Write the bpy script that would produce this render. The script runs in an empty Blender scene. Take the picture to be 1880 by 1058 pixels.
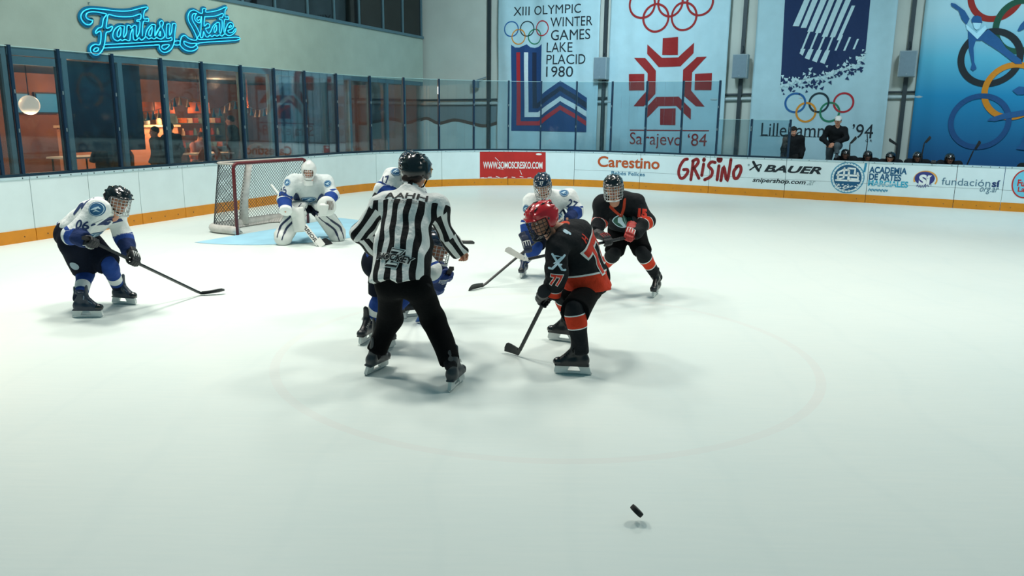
import bpy, bmesh, math, random
import numpy as np
from mathutils import Vector, Matrix
from mathutils.bvhtree import BVHTree
random.seed(7); np.random.seed(7)
SC = bpy.context.scene
COL = SC.collection

# ------------------------------------------------------------------ camera, world, lights, exposure
def srgb(h):
    h = h.lstrip('#'); o = []
    for i in (0, 2, 4):
        c = int(h[i:i+2], 16)/255.0
        o.append(c/12.92 if c <= .04045 else ((c+.055)/1.055)**2.4)
    return (o[0], o[1], o[2], 1.0)

cam_data = bpy.data.cameras.new('camera'); cam = bpy.data.objects.new('camera', cam_data); COL.objects.link(cam)
pitch, roll = math.radians(12.32), math.radians(.697)
fwd = Vector((0, math.cos(pitch), -math.sin(pitch))); up0 = Vector((0, math.sin(pitch), math.cos(pitch))); rt0 = Vector((1, 0, 0))
rt = rt0*math.cos(roll)+up0*math.sin(roll); up = -rt0*math.sin(roll)+up0*math.cos(roll)
cam.matrix_world = Matrix(((rt.x, up.x, -fwd.x, 0), (rt.y, up.y, -fwd.y, 0), (rt.z, up.z, -fwd.z, 2.10), (0, 0, 0, 1)))
cam_data.sensor_width = 36.0; cam_data.lens = 1465.0/1880.0*36.0
cam_data.clip_end = 200; cam_data.clip_start = .05
SC.camera = cam

world = bpy.data.worlds.new('arena_air'); SC.world = world; world.use_nodes = True
bg = world.node_tree.nodes['Background']; bg.inputs[0].default_value = srgb('#639aa8'); bg.inputs[1].default_value = 1.0

def area(name, loc, size, power, color, target=None, shape='SQUARE', size_y=None):
    l = bpy.data.lights.new(name, 'AREA'); l.energy = power; l.size = size; l.color = srgb(color)[:3]
    if size_y: l.shape = 'RECTANGLE'; l.size_y = size_y
    o = bpy.data.objects.new(name, l); COL.objects.link(o); o.location = loc
    if target is not None:
        o.rotation_euler = (Vector(target)-Vector(loc)).to_track_quat('-Z', 'Y').to_euler()
    return o
# high-bay lamps over the sheet of ice
for (lx, ly, pw) in ((-2.0, 8.0, 340), (4.5, 8.3, 385), (-5.0, 12.5, 430), (1.5, 13.5, 320), (8.0, 11.5, 270), (-1.0, 19.0, 240), (6.5, 17.0, 190), (11.5, 8.0, 260), (-5.6, 8.6, 520)):
    o = area('high_bay_lamp', (lx, ly, 8.6), 1.3, pw, '#fff9ee'); o.data.spread = math.radians(128)
# added fill lights without fixtures, to brighten the end wall and the concrete band
for (lc, tg, pw, cl) in (((1.5, 17.5, 8.8), (2.5, 27, 2.8), 560, '#dff6ff'), ((9.0, 13.5, 8.8), (13, 20, 2.8), 400, '#dff6ff'), ((-1.5, 14.0, 8.8), (-6.5, 21, 4.0), 300, '#f4fff4')):
    o = area('wall_fill_light', lc, 1.6, pw, cl, tg); o.data.spread = math.radians(95)

vs = SC.view_settings; vs.view_transform = 'Standard'; vs.look = 'None'; vs.gamma = 1.0; vs.use_curve_mapping = False
vs.exposure = -1.05
SC.display_settings.display_device = 'sRGB'

# ------------------------------------------------------------------ materials
MATS = {}
def nodes_of(name):
    m = bpy.data.materials.new(name); m.use_nodes = True
    return m, m.node_tree, m.node_tree.nodes['Principled BSDF']
def mat(name, color, rough=.6, metal=0.0, noise=.06, scale=12.0, bump=0.0, bscale=60.0, spec=.5, coat=0.0, emit=None, estr=0.0):
    if name in MATS: return MATS[name]
    m, nt, b = nodes_of(name)
    b.inputs['Roughness'].default_value = rough; b.inputs['Metallic'].default_value = metal
    b.inputs['Specular IOR Level'].default_value = spec; b.inputs['Coat Weight'].default_value = coat
    tc = nt.nodes.new('ShaderNodeTexCoord'); nz = nt.nodes.new('ShaderNodeTexNoise')
    nz.inputs['Scale'].default_value = scale; nz.inputs['Detail'].default_value = 4
    nt.links.new(tc.outputs['Object'], nz.inputs['Vector'])
    mx = nt.nodes.new('ShaderNodeMix'); mx.data_type = 'RGBA'
    c = srgb(color)
    mx.inputs[6].default_value = tuple(max(0, x*(1-noise*2)) for x in c[:3])+(1,)
    mx.inputs[7].default_value = tuple(min(1, x*(1+noise*2)) for x in c[:3])+(1,)
    nt.links.new(nz.outputs['Fac'], mx.inputs[0]); nt.links.new(mx.outputs[2], b.inputs['Base Color'])
    if bump:
        n2 = nt.nodes.new('ShaderNodeTexNoise'); n2.inputs['Scale'].default_value = bscale
        nt.links.new(tc.outputs['Object'], n2.inputs['Vector'])
        bp = nt.nodes.new('ShaderNodeBump'); bp.inputs['Strength'].default_value = bump; bp.inputs['Distance'].default_value = .02
        nt.links.new(n2.outputs['Fac'], bp.inputs['Height']); nt.links.new(bp.outputs['Normal'], b.inputs['Normal'])
    if emit:
        b.inputs['Emission Color'].default_value = srgb(emit); b.inputs['Emission Strength'].default_value = estr
    MATS[name] = m
    return m

def glass_mat(name, tint, gloss=.05, haze=.04, hcol='#9fc0c8', trough=.03):
    m = bpy.data.materials.new(name); m.use_nodes = True; nt = m.node_tree; nt.nodes.clear()
    out = nt.nodes.new('ShaderNodeOutputMaterial'); tr = nt.nodes.new('ShaderNodeBsdfTransparent'); tr.inputs[0].default_value = srgb(tint)
    gl = nt.nodes.new('ShaderNodeBsdfGlossy'); gl.inputs['Roughness'].default_value = trough; gl.inputs[0].default_value = (1, 1, 1, 1)
    df = nt.nodes.new('ShaderNodeBsdfDiffuse'); df.inputs[0].default_value = srgb(hcol)
    fr = nt.nodes.new('ShaderNodeFresnel'); fr.inputs[0].default_value = 1.25
    mul = nt.nodes.new('ShaderNodeMath'); mul.operation = 'MULTIPLY_ADD'; mul.inputs[1].default_value = .8; mul.inputs[2].default_value = gloss
    nt.links.new(fr.outputs[0], mul.inputs[0])
    m1 = nt.nodes.new('ShaderNodeMixShader'); nt.links.new(mul.outputs[0], m1.inputs[0]); nt.links.new(tr.outputs[0], m1.inputs[1]); nt.links.new(gl.outputs[0], m1.inputs[2])
    tc = nt.nodes.new('ShaderNodeTexCoord'); nz = nt.nodes.new('ShaderNodeTexNoise'); nz.inputs['Scale'].default_value = 1.6; nz.inputs['Detail'].default_value = 6
    nt.links.new(tc.outputs['Object'], nz.inputs['Vector'])
    hz = nt.nodes.new('ShaderNodeMath'); hz.operation = 'MULTIPLY'; hz.inputs[1].default_value = haze*2; nt.links.new(nz.outputs['Fac'], hz.inputs[0])
    m2 = nt.nodes.new('ShaderNodeMixShader'); nt.links.new(hz.outputs[0], m2.inputs[0]); nt.links.new(m1.outputs[0], m2.inputs[1]); nt.links.new(df.outputs[0], m2.inputs[2])
    nt.links.new(m2.outputs[0], out.inputs[0])
    MATS[name] = m
    return m

def garment_mat(name, tstops, sstops, rough=.85, bump=.5):
    """cloth dyed in bands: 'tv' runs along the torso, 'st' along the sleeve, 'sm' tells torso from sleeve"""
    if name in MATS: return MATS[name]
    m, nt, b = nodes_of(name); b.inputs['Roughness'].default_value = rough; b.inputs['Specular IOR Level'].default_value = .25
    def ramp(attr, stops):
        a = nt.nodes.new('ShaderNodeAttribute'); a.attribute_name = attr
        r = nt.nodes.new('ShaderNodeValToRGB'); r.color_ramp.interpolation = 'CONSTANT'
        e = r.color_ramp.elements
        e[0].position = 0; e[0].color = srgb(stops[0][1])
        if len(stops) > 1:
            e[1].position = stops[1][0]; e[1].color = srgb(stops[1][1])
            for p_, c_ in stops[2:]:
                x = e.new(p_); x.color = srgb(c_)
        else:
            e[1].position = 1; e[1].color = srgb(stops[0][1])
        nt.links.new(a.outputs['Fac'], r.inputs[0]); return r
    rt_ = ramp('tv', tstops); rs_ = ramp('st', sstops)
    a = nt.nodes.new('ShaderNodeAttribute'); a.attribute_name = 'sm'
    gt = nt.nodes.new('ShaderNodeMath'); gt.operation = 'GREATER_THAN'; gt.inputs[1].default_value = .5; nt.links.new(a.outputs['Fac'], gt.inputs[0])
    mx = nt.nodes.new('ShaderNodeMix'); mx.data_type = 'RGBA'
    nt.links.new(gt.outputs[0], mx.inputs[0]); nt.links.new(rt_.outputs[0], mx.inputs[6]); nt.links.new(rs_.outputs[0], mx.inputs[7])
    nt.links.new(mx.outputs[2], b.inputs['Base Color'])
    tc = nt.nodes.new('ShaderNodeTexCoord')
    n2 = nt.nodes.new('ShaderNodeTexNoise'); n2.inputs['Scale'].default_value = 11; n2.inputs['Detail'].default_value = 5; nt.links.new(tc.outputs['Object'], n2.inputs['Vector'])
    bp = nt.nodes.new('ShaderNodeBump'); bp.inputs['Strength'].default_value = bump; bp.inputs['Distance'].default_value = .05
    nt.links.new(n2.outputs['Fac'], bp.inputs['Height']); nt.links.new(bp.outputs['Normal'], b.inputs['Normal'])
    MATS[name] = m
    return m

# ------------------------------------------------------------------ object helpers
def link(name, me, m=None, parent=None, smooth=True):
    o = bpy.data.objects.new(name, me); COL.objects.link(o)
    if m is not None:
        for x in (m if isinstance(m, (list, tuple)) else [m]): me.materials.append(x)
    if smooth:
        me.polygons.foreach_set('use_smooth', [True]*len(me.polygons))
    if parent is not None: setpar(o, parent)
    return o
ORG = {}
def world_org(o):
    return ORG.get(o.name, Vector((0, 0, 0)))
def setpar(o, parent):
    """keeps world-space mesh data in place under a parent that only carries a translation"""
    o.parent = parent
    ORG[o.name] = Vector((0, 0, 0))
    o.location = -world_org(parent)
def empty(name, loc, label=None, cat=None, group=None):
    o = bpy.data.objects.new(name, None); COL.objects.link(o); o.location = loc; ORG[o.name] = Vector(loc); o.empty_display_size = .1
    if label: tag(o, label, cat, group)
    return o
def tag(o, label=None, cat=None, group=None, kind=None):
    if label: o['label'] = label
    if cat: o['category'] = cat
    if group: o['group'] = group
    if kind: o['kind'] = kind
    return o
def structure(o):
    o['kind'] = 'structure'; return o

class MB:
    def __init__(s): s.v = []; s.f = []; s.mi = []
    def add(s, vs, fs, mi=0):
        k = len(s.v); s.v += [tuple(x) for x in vs]; s.f += [tuple(i+k for i in f) for f in fs]; s.mi += [mi]*len(fs); return s
    def hexa(s, p, mi=0):  # 8 points: bottom 4, top 4
        return s.add(p, [(3, 2, 1, 0), (4, 5, 6, 7), (0, 1, 5, 4), (1, 2, 6, 5), (2, 3, 7, 6), (3, 0, 4, 7)], mi)
    def box(s, c, ax, ay, az, hx, hy, hz, mi=0):
        c = Vector(c); ax = Vector(ax)*hx; ay = Vector(ay)*hy; az = Vector(az)*hz
        return s.hexa([c-ax-ay-az, c+ax-ay-az, c+ax+ay-az, c-ax+ay-az, c-ax-ay+az, c+ax-ay+az, c+ax+ay+az, c-ax+ay+az], mi)
    def tube(s, pts, r, n=8, mi=0, cap=True, closed=False):
        pts = [Vector(p) for p in pts]; N = len(pts); rr = r if isinstance(r, (list, tuple)) else [r]*N
        vs = []; ref = None
        for i, p in enumerate(pts):
            if closed: t = pts[(i+1) % N]-pts[i-1]
            else: t = pts[min(i+1, N-1)]-pts[max(i-1, 0)]
            t = t.normalized() if t.length > 1e-9 else Vector((0, 0, 1))
            if ref is None:
                ref = t.cross(Vector((0, 0, 1)))
                if ref.length < .1: ref = t.cross(Vector((1, 0, 0)))
            ref = (ref-t*ref.dot(t)); ref = ref.normalized() if ref.length > 1e-6 else t.orthogonal().normalized()
            b = t.cross(ref)
            for k in range(n):
                a = 2*math.pi*k/n; vs.append(p+(ref*math.cos(a)+b*math.sin(a))*rr[i])
        fs = []
        for i in range(N if closed else N-1):
            j = (i+1) % N
            for k in range(n):
                fs.append((i*n+k, i*n+(k+1) % n, j*n+(k+1) % n, j*n+k))
        if cap and not closed:
            fs.append(tuple(range(n-1, -1, -1))); fs.append(tuple((N-1)*n+k for k in range(n)))
        return s.add(vs, fs, mi)
    def ellipsoid(s, c, axes, rad, nu=14, nv=9, mi=0):
        c = Vector(c); A = [Vector(a) for a in axes]; vs = [c+A[2]*rad[2]]
        for j in range(1, nv):
            th = math.pi*j/nv
            for i in range(nu):
                ph = 2*math.pi*i/nu
                vs.append(c+A[0]*rad[0]*math.sin(th)*math.cos(ph)+A[1]*rad[1]*math.sin(th)*math.sin(ph)+A[2]*rad[2]*math.cos(th))
        vs.append(c-A[2]*rad[2]); fs = []
        for i in range(nu): fs.append((0, 1+i, 1+(i+1) % nu))
        for j in range(nv-2):
            for i in range(nu):
                a = 1+j*nu; b = a+nu; fs.append((a+i, b+i, b+(i+1) % nu, a+(i+1) % nu))
        L = len(vs)-1; a = 1+(nv-2)*nu
        for i in range(nu): fs.append((L, a+(i+1) % nu, a+i))
        return s.add(vs, fs, mi)
    def prism(s, poly, fn, d0, d1, mi=0):
        """poly in 2D, fn(x, y, depth) -> world"""
        n = len(poly); vs = [fn(x, y, d0) for x, y in poly]+[fn(x, y, d1) for x, y in poly]
        fs = [tuple(range(n)), tuple(range(2*n-1, n-1, -1))]+[((i+1) % n, i, n+i, n+(i+1) % n) for i in range(n)]
        return s.add(vs, fs, mi)
    def mesh(s, name):
        me = bpy.data.meshes.new(name); me.from_pydata(s.v, [], s.f)
        if any(s.mi): me.polygons.foreach_set('material_index', s.mi)
        bm = bmesh.new(); bm.from_mesh(me); bmesh.ops.recalc_face_normals(bm, faces=bm.faces); bm.to_mesh(me); bm.free()
        me.update(); return me
    def build(s, name, m, parent=None, smooth=False, bevel=0):
        me = s.mesh(name)
        if bevel:
            bm = bmesh.new(); bm.from_mesh(me)
            bmesh.ops.bevel(bm, geom=list(bm.edges), offset=bevel, segments=2, affect='EDGES', profile=.5); bm.to_mesh(me); bm.free()
        o = link(name, me, m, parent, smooth)
        return o
    def bvh(s): return BVHTree.FromPolygons([Vector(v) for v in s.v], s.f)

# ------------------------------------------------------------------ flat shapes and lettering
def text2d(txt, bold=0.0, shear=0.0):
    """outline of a line of text as 2D verts and faces; baseline at y = 0"""
    c = bpy.data.curves.new('lettering_outline', 'FONT'); c.body = txt; c.offset = bold; c.shear = shear; c.resolution_u = 4
    o = bpy.data.objects.new('lettering_outline', c); COL.objects.link(o)
    me = o.to_mesh()
    vs = [(v.co.x, v.co.y) for v in me.vertices]; fs = [tuple(p.vertices) for p in me.polygons]
    o.to_mesh_clear(); bpy.data.objects.remove(o); bpy.data.curves.remove(c)
    return vs, fs
def fit_text(txt, bold, shear, box):
    """box = x0, y0 (baseline), x1, y1 (cap height)"""
    vs, fs = text2d(txt, bold, shear)
    xs = [v[0] for v in vs]; ys = [v[1] for v in vs]; x0, y0, x1, y1 = box
    mx, mn, top = max(xs), min(xs), max(ys)
    return [(x0+(x-mn)/(mx-mn)*(x1-x0), y0+y/top*(y1-y0)) for x, y in vs], fs
def ring2d(cx, cy, rx, ry, t, n=56, a0=0, a1=2*math.pi):
    vs = []; fs = []
    for i in range(n+1):
        a = a0+(a1-a0)*i/n
        vs += [(cx+rx*math.cos(a), cy+ry*math.sin(a)), (cx+(rx-t)*math.cos(a), cy+(ry-t)*math.sin(a))]
    for i in range(n): fs.append((2*i, 2*i+2, 2*i+3, 2*i+1))
    return vs, fs
def disc2d(cx, cy, rx, ry, n=40):
    vs = [(cx, cy)]+[(cx+rx*math.cos(2*math.pi*i/n), cy+ry*math.sin(2*math.pi*i/n)) for i in range(n)]
    return vs, [(0, 1+i, 1+(i+1) % n) for i in range(n)]
def ribbon2d(pts, w):
    vs = []; fs = []; P = [Vector((p[0], p[1])) for p in pts]; N = len(P)
    for i, p in enumerate(P):
        t = (P[min(i+1, N-1)]-P[max(i-1, 0)]).normalized(); nn = Vector((-t.y, t.x))
        wi = (w[i] if isinstance(w, (list, tuple)) else w)/2
        vs += [tuple(p+nn*wi), tuple(p-nn*wi)]
    for i in range(N-1): fs.append((2*i, 2*i+1, 2*i+3, 2*i+2))
    k = len(vs)
    for q, wi in ((P[0], w[0] if isinstance(w, (list, tuple)) else w), (P[-1], w[-1] if isinstance(w, (list, tuple)) else w)):
        b = len(vs); vs += [tuple(q+Vector((math.cos(a), math.sin(a)))*wi/2) for a in [2*math.pi*i/10 for i in range(10)]]
        fs.append(tuple(range(b, b+10)))
    return vs, fs
def spline2d(pts, k=5, closed=False):
    out = []; n = len(pts)
    for i in range(n-1):
        p0 = pts[max(i-1, 0)]; p1 = pts[i]; p2 = pts[i+1]; p3 = pts[min(i+2, n-1)]
        for j in range(k):
            t = j/k
            out.append(tuple(.5*((2*p1[d])+(-p0[d]+p2[d])*t+(2*p0[d]-5*p1[d]+4*p2[d]-p3[d])*t*t+(-p0[d]+3*p1[d]-3*p2[d]+p3[d])*t**3) for d in range(len(p1))))
    out.append(tuple(pts[-1])); return out
def merge2d(*parts):
    V = []; F = []
    for v, f in parts:
        k = len(V); V += list(v); F += [tuple(i+k for i in x) for x in f]
    return V, F
def subdiv2d(vs, fs, L):
    """triangulate and split long edges so that a flat shape can follow a curved surface"""
    bm = bmesh.new(); bv = [bm.verts.new((x, y, 0)) for x, y in vs]
    for f in fs:
        try: bm.faces.new([bv[i] for i in f])
        except ValueError: pass
    bmesh.ops.triangulate(bm, faces=bm.faces[:])
    for _ in range(7):
        lg = [e for e in bm.edges if e.calc_length() > L]
        if not lg: break
        bmesh.ops.subdivide_edges(bm, edges=lg, cuts=1)
        bmesh.ops.triangulate(bm, faces=[f for f in bm.faces if len(f.verts) > 3])
    bm.verts.ensure_lookup_table(); bm.verts.index_update()
    V = [(v.co.x, v.co.y) for v in bm.verts]; F = [tuple(v.index for v in f.verts) for f in bm.faces]
    bm.free(); return V, F
def applied(name, shape, fn, m, parent=None, L=.15):
    """a flat printed or stuck-on shape laid on a surface; fn(x, y) -> world"""
    V, F = subdiv2d(shape[0], shape[1], L)
    me = bpy.data.meshes.new(name); me.from_pydata([fn(x, y) for x, y in V], [], F); me.update()
    return link(name, me, m, parent, smooth=False)
def decal(name, shape, bvh, c, right, upv, m, parent, off=.004, L=.03, reach=.35):
    """lettering or a crest sewn onto a garment: follows the garment's surface"""
    c = Vector(c); right = Vector(right).normalized(); upv = Vector(upv); upv = (upv-right*upv.dot(right)).normalized(); nrm = right.cross(upv).normalized()
    def fn(x, y):
        p = c+right*x+upv*y+nrm*reach
        h = bvh.ray_cast(p, -nrm, reach*2.2)
        if h[0] is None:
            h = bvh.find_nearest(c+right*x+upv*y)
        q = h[0]
        return q+nrm*off
    return applied(name, shape, fn, m, parent, L)

# ------------------------------------------------------------------ smooth surfaces grown from rounded limbs (signed distance fields)
def V3(a): return np.array([a[0], a[1], a[2]], dtype=np.float64)
def unit(a): return a/max(np.linalg.norm(a), 1e-9)
class Field:
    def __init__(s): s.p = []
    def cap(s, a, b, r0, r1=None, k=.03, flat=None, ff=1.0):
        """rounded, tapering limb from a to b; optionally flattened by factor ff along direction flat"""
        a, b = V3(a), V3(b); r1 = r0 if r1 is None else r1; R = max(r0, r1)
        fl = None if flat is None else unit(V3(flat))
        def fn(X):
            A, B = a, b
            if fl is not None:
                X = X+((X-a)@fl)[..., None]*fl*(1/ff-1); B = b+((b-a)@fl)*fl*(1/ff-1)
            d = B-A; L2 = d@d+1e-12; t = np.clip(((X-A)@d)/L2, 0, 1)
            return np.sqrt(((X-A-t[..., None]*d)**2).sum(-1))-(r0+(r1-r0)*t)
        s.p.append((fn, np.minimum(a, b)-R, np.maximum(a, b)+R, k, '+')); return s
    def ell(s, c, axes, rad, k=.03, op='+'):
        c = V3(c); A = np.array([unit(V3(x)) for x in axes]); r = np.array(rad, float); R = r.max()
        def fn(X):
            q = ((X-c)@A.T)/r; k0 = np.sqrt((q*q).sum(-1)); k1 = np.sqrt(((q/r)**2).sum(-1))
            return k0*(k0-1)/np.maximum(k1, 1e-6)
        s.p.append((fn, c-R, c+R, k, op)); return s
    def rbox(s, c, axes, half, r=.02, k=.02, op='+'):
        c = V3(c); A = np.array([unit(V3(x)) for x in axes]); h = np.array(half, float)-r; R = np.linalg.norm(half)
        def fn(X):
            q = np.abs((X-c)@A.T)-h
            return np.sqrt((np.maximum(q, 0)**2).sum(-1))+np.minimum(q.max(-1), 0)-r
        s.p.append((fn, c-R, c+R, k, op)); return s
    def cut(s, p, nrm, r=.01):
        p, nrm = V3(p), unit(V3(nrm))
        s.p.append((lambda X: (X-p)@nrm, None, None, r, 'cut')); return s
    def cutbelow(s, c, p, nrm, rad):
        """plane cut that acts only within rad of c"""
        c, p, nrm = V3(c), V3(p), unit(V3(nrm))
        s.p.append((lambda X: np.where(((X-c)**2).sum(-1) < rad*rad, (X-p)@nrm, -1), None, None, 0, 'cut')); return s
    def ripple(s, amp, freq, seed, direction=None):
        rs = np.random.RandomState(seed); W = []
        for i in range(5):
            d = rs.normal(size=3)
            if direction is not None:
                d = d*.45+V3(direction)*rs.choice([-1, 1])
            W.append((unit(d)*freq*rs.uniform(.6, 1.5), rs.uniform(0, 6.28)))
        def fn(X): return sum(np.sin(X@w+ph) for w, ph in W)/5*amp
        s.p.append((fn, None, None, 0, 'add')); return s
    def mesh(s, h=.012, smooth=1):
        adds = [q for q in s.p if q[4] == '+']
        lo = np.min([q[1] for q in adds], 0)-.04; hi = np.max([q[2] for q in adds], 0)+.04
        n = np.ceil((hi-lo)/h).astype(int)+1
        ax = [lo[i]+h*np.arange(n[i]) for i in range(3)]
        D = np.full(tuple(n), .5, dtype=np.float64)
        for fn, l, u, k, op in s.p:
            if l is None: sl = tuple(slice(0, n[i]) for i in range(3))
            else:
                m_ = k+3*h+.02
                i0 = np.clip(((l-m_-lo)/h).astype(int), 0, n); i1 = np.clip(np.ceil((u+m_-lo)/h).astype(int)+1, 0, n)
                sl = tuple(slice(i0[i], i1[i]) for i in range(3))
            X = np.stack(np.meshgrid(ax[0][sl[0]], ax[1][sl[1]], ax[2][sl[2]], indexing='ij'), -1)
            if X.size == 0: continue
            d = fn(X); E = D[sl]
            if op == '+':
                hh = np.clip(.5+.5*(E-d)/k, 0, 1); D[sl] = E*(1-hh)+d*hh-k*hh*(1-hh)
            elif op == '-':
                d = -d; hh = np.clip(.5-.5*(E-d)/max(k, 1e-4), 0, 1); D[sl] = E*(1-hh)+d*hh+k*hh*(1-hh)
            elif op == 'cut': D[sl] = np.maximum(E, d)
            elif op == 'add': D[sl] = E+d
        D[0] = D[-1] = .5; D[:, 0] = D[:, -1] = .5; D[:, :, 0] = D[:, :, -1] = .5
        return nets(D, lo, h, smooth)
def nets(D, lo, h, smooth):
    S = D < 0; n = D.shape
    C = [(i, j, k) for i in (0, 1) for j in (0, 1) for k in (0, 1)]
    sh = lambda A, c: A[c[0]:n[0]-1+c[0], c[1]:n[1]-1+c[1], c[2]:n[2]-1+c[2]]
    cnt = sum(sh(S, c).astype(np.int8) for c in C); mixed = (cnt > 0) & (cnt < 8)
    idx = -np.ones(mixed.shape, dtype=np.int64); I = np.argwhere(mixed); idx[mixed] = np.arange(len(I))
    acc = np.zeros((len(I), 3)); num = np.zeros(len(I))
    for a in C:
        for ax in range(3):
            if a[ax] == 1: continue
            b = list(a); b[ax] = 1
            d0 = sh(D, a)[mixed]; d1 = sh(D, b)[mixed]; cr = (d0 < 0) != (d1 < 0)
            t = d0/(d0-d1+1e-15); P = np.tile(np.array(a, float), (len(I), 1)); P[:, ax] += t
            acc[cr] += P[cr]; num[cr] += 1
    V = lo+h*(I+acc/np.maximum(num, 1)[:, None])
    F = []
    for ax in range(3):
        o1, o2 = (ax+1) % 3, (ax+2) % 3
        s0 = [slice(0, n[0]), slice(0, n[1]), slice(0, n[2])]
        s0[ax] = slice(0, n[ax]-1); s1 = list(s0); s1[ax] = slice(1, n[ax])
        A = S[tuple(s0)]; B = S[tuple(s1)]; E = np.argwhere(A != B)
        E = E[(E[:, o1] > 0) & (E[:, o2] > 0) & (E[:, o1] < n[o1]-1) & (E[:, o2] < n[o2]-1)]
        if not len(E): continue
        fl = A[tuple(E.T)]
        def g(d1, d2):
            q = E.copy(); q[:, o1] += d1; q[:, o2] += d2; return idx[tuple(q.T)]
        Q = np.stack([g(-1, -1), g(0, -1), g(0, 0), g(-1, 0)], 1)
        Q[~fl] = Q[~fl][:, ::-1]
        F.append(Q)
    F = np.concatenate(F) if F else np.zeros((0, 4), int); F = F[(F >= 0).all(1)]
    for _ in range(smooth):
        s_ = np.zeros_like(V); c_ = np.zeros(len(V))
        for i in range(4):
            a, b = F[:, i], F[:, (i+1) % 4]
            np.add.at(s_, a, V[b]); np.add.at(c_, a, 1)
        V = V*.5+.5*s_/np.maximum(c_, 1)[:, None]
    return V, F
def np_mesh(name, V, F, attrs=None, mi=None):
    me = bpy.data.meshes.new(name); me.from_pydata(V.tolist(), [], F.tolist() if hasattr(F, 'tolist') else F)
    if attrs:
        for k, a in attrs.items():
            me.attributes.new(k, 'FLOAT', 'POINT').data.foreach_set('value', np.asarray(a, dtype=np.float32))
    if mi is not None: me.polygons.foreach_set('material_index', mi)
    me.update(); return me
def np_bvh(V, F): return BVHTree.FromPolygons([Vector(v) for v in V.tolist()], F.tolist())
def seg_t(X, a, b):
    d = b-a; t = np.clip(((X-a)@d)/(d@d), 0, 1); return t, np.sqrt(((X-a-t[:, None]*d)**2).sum(1))

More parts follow.
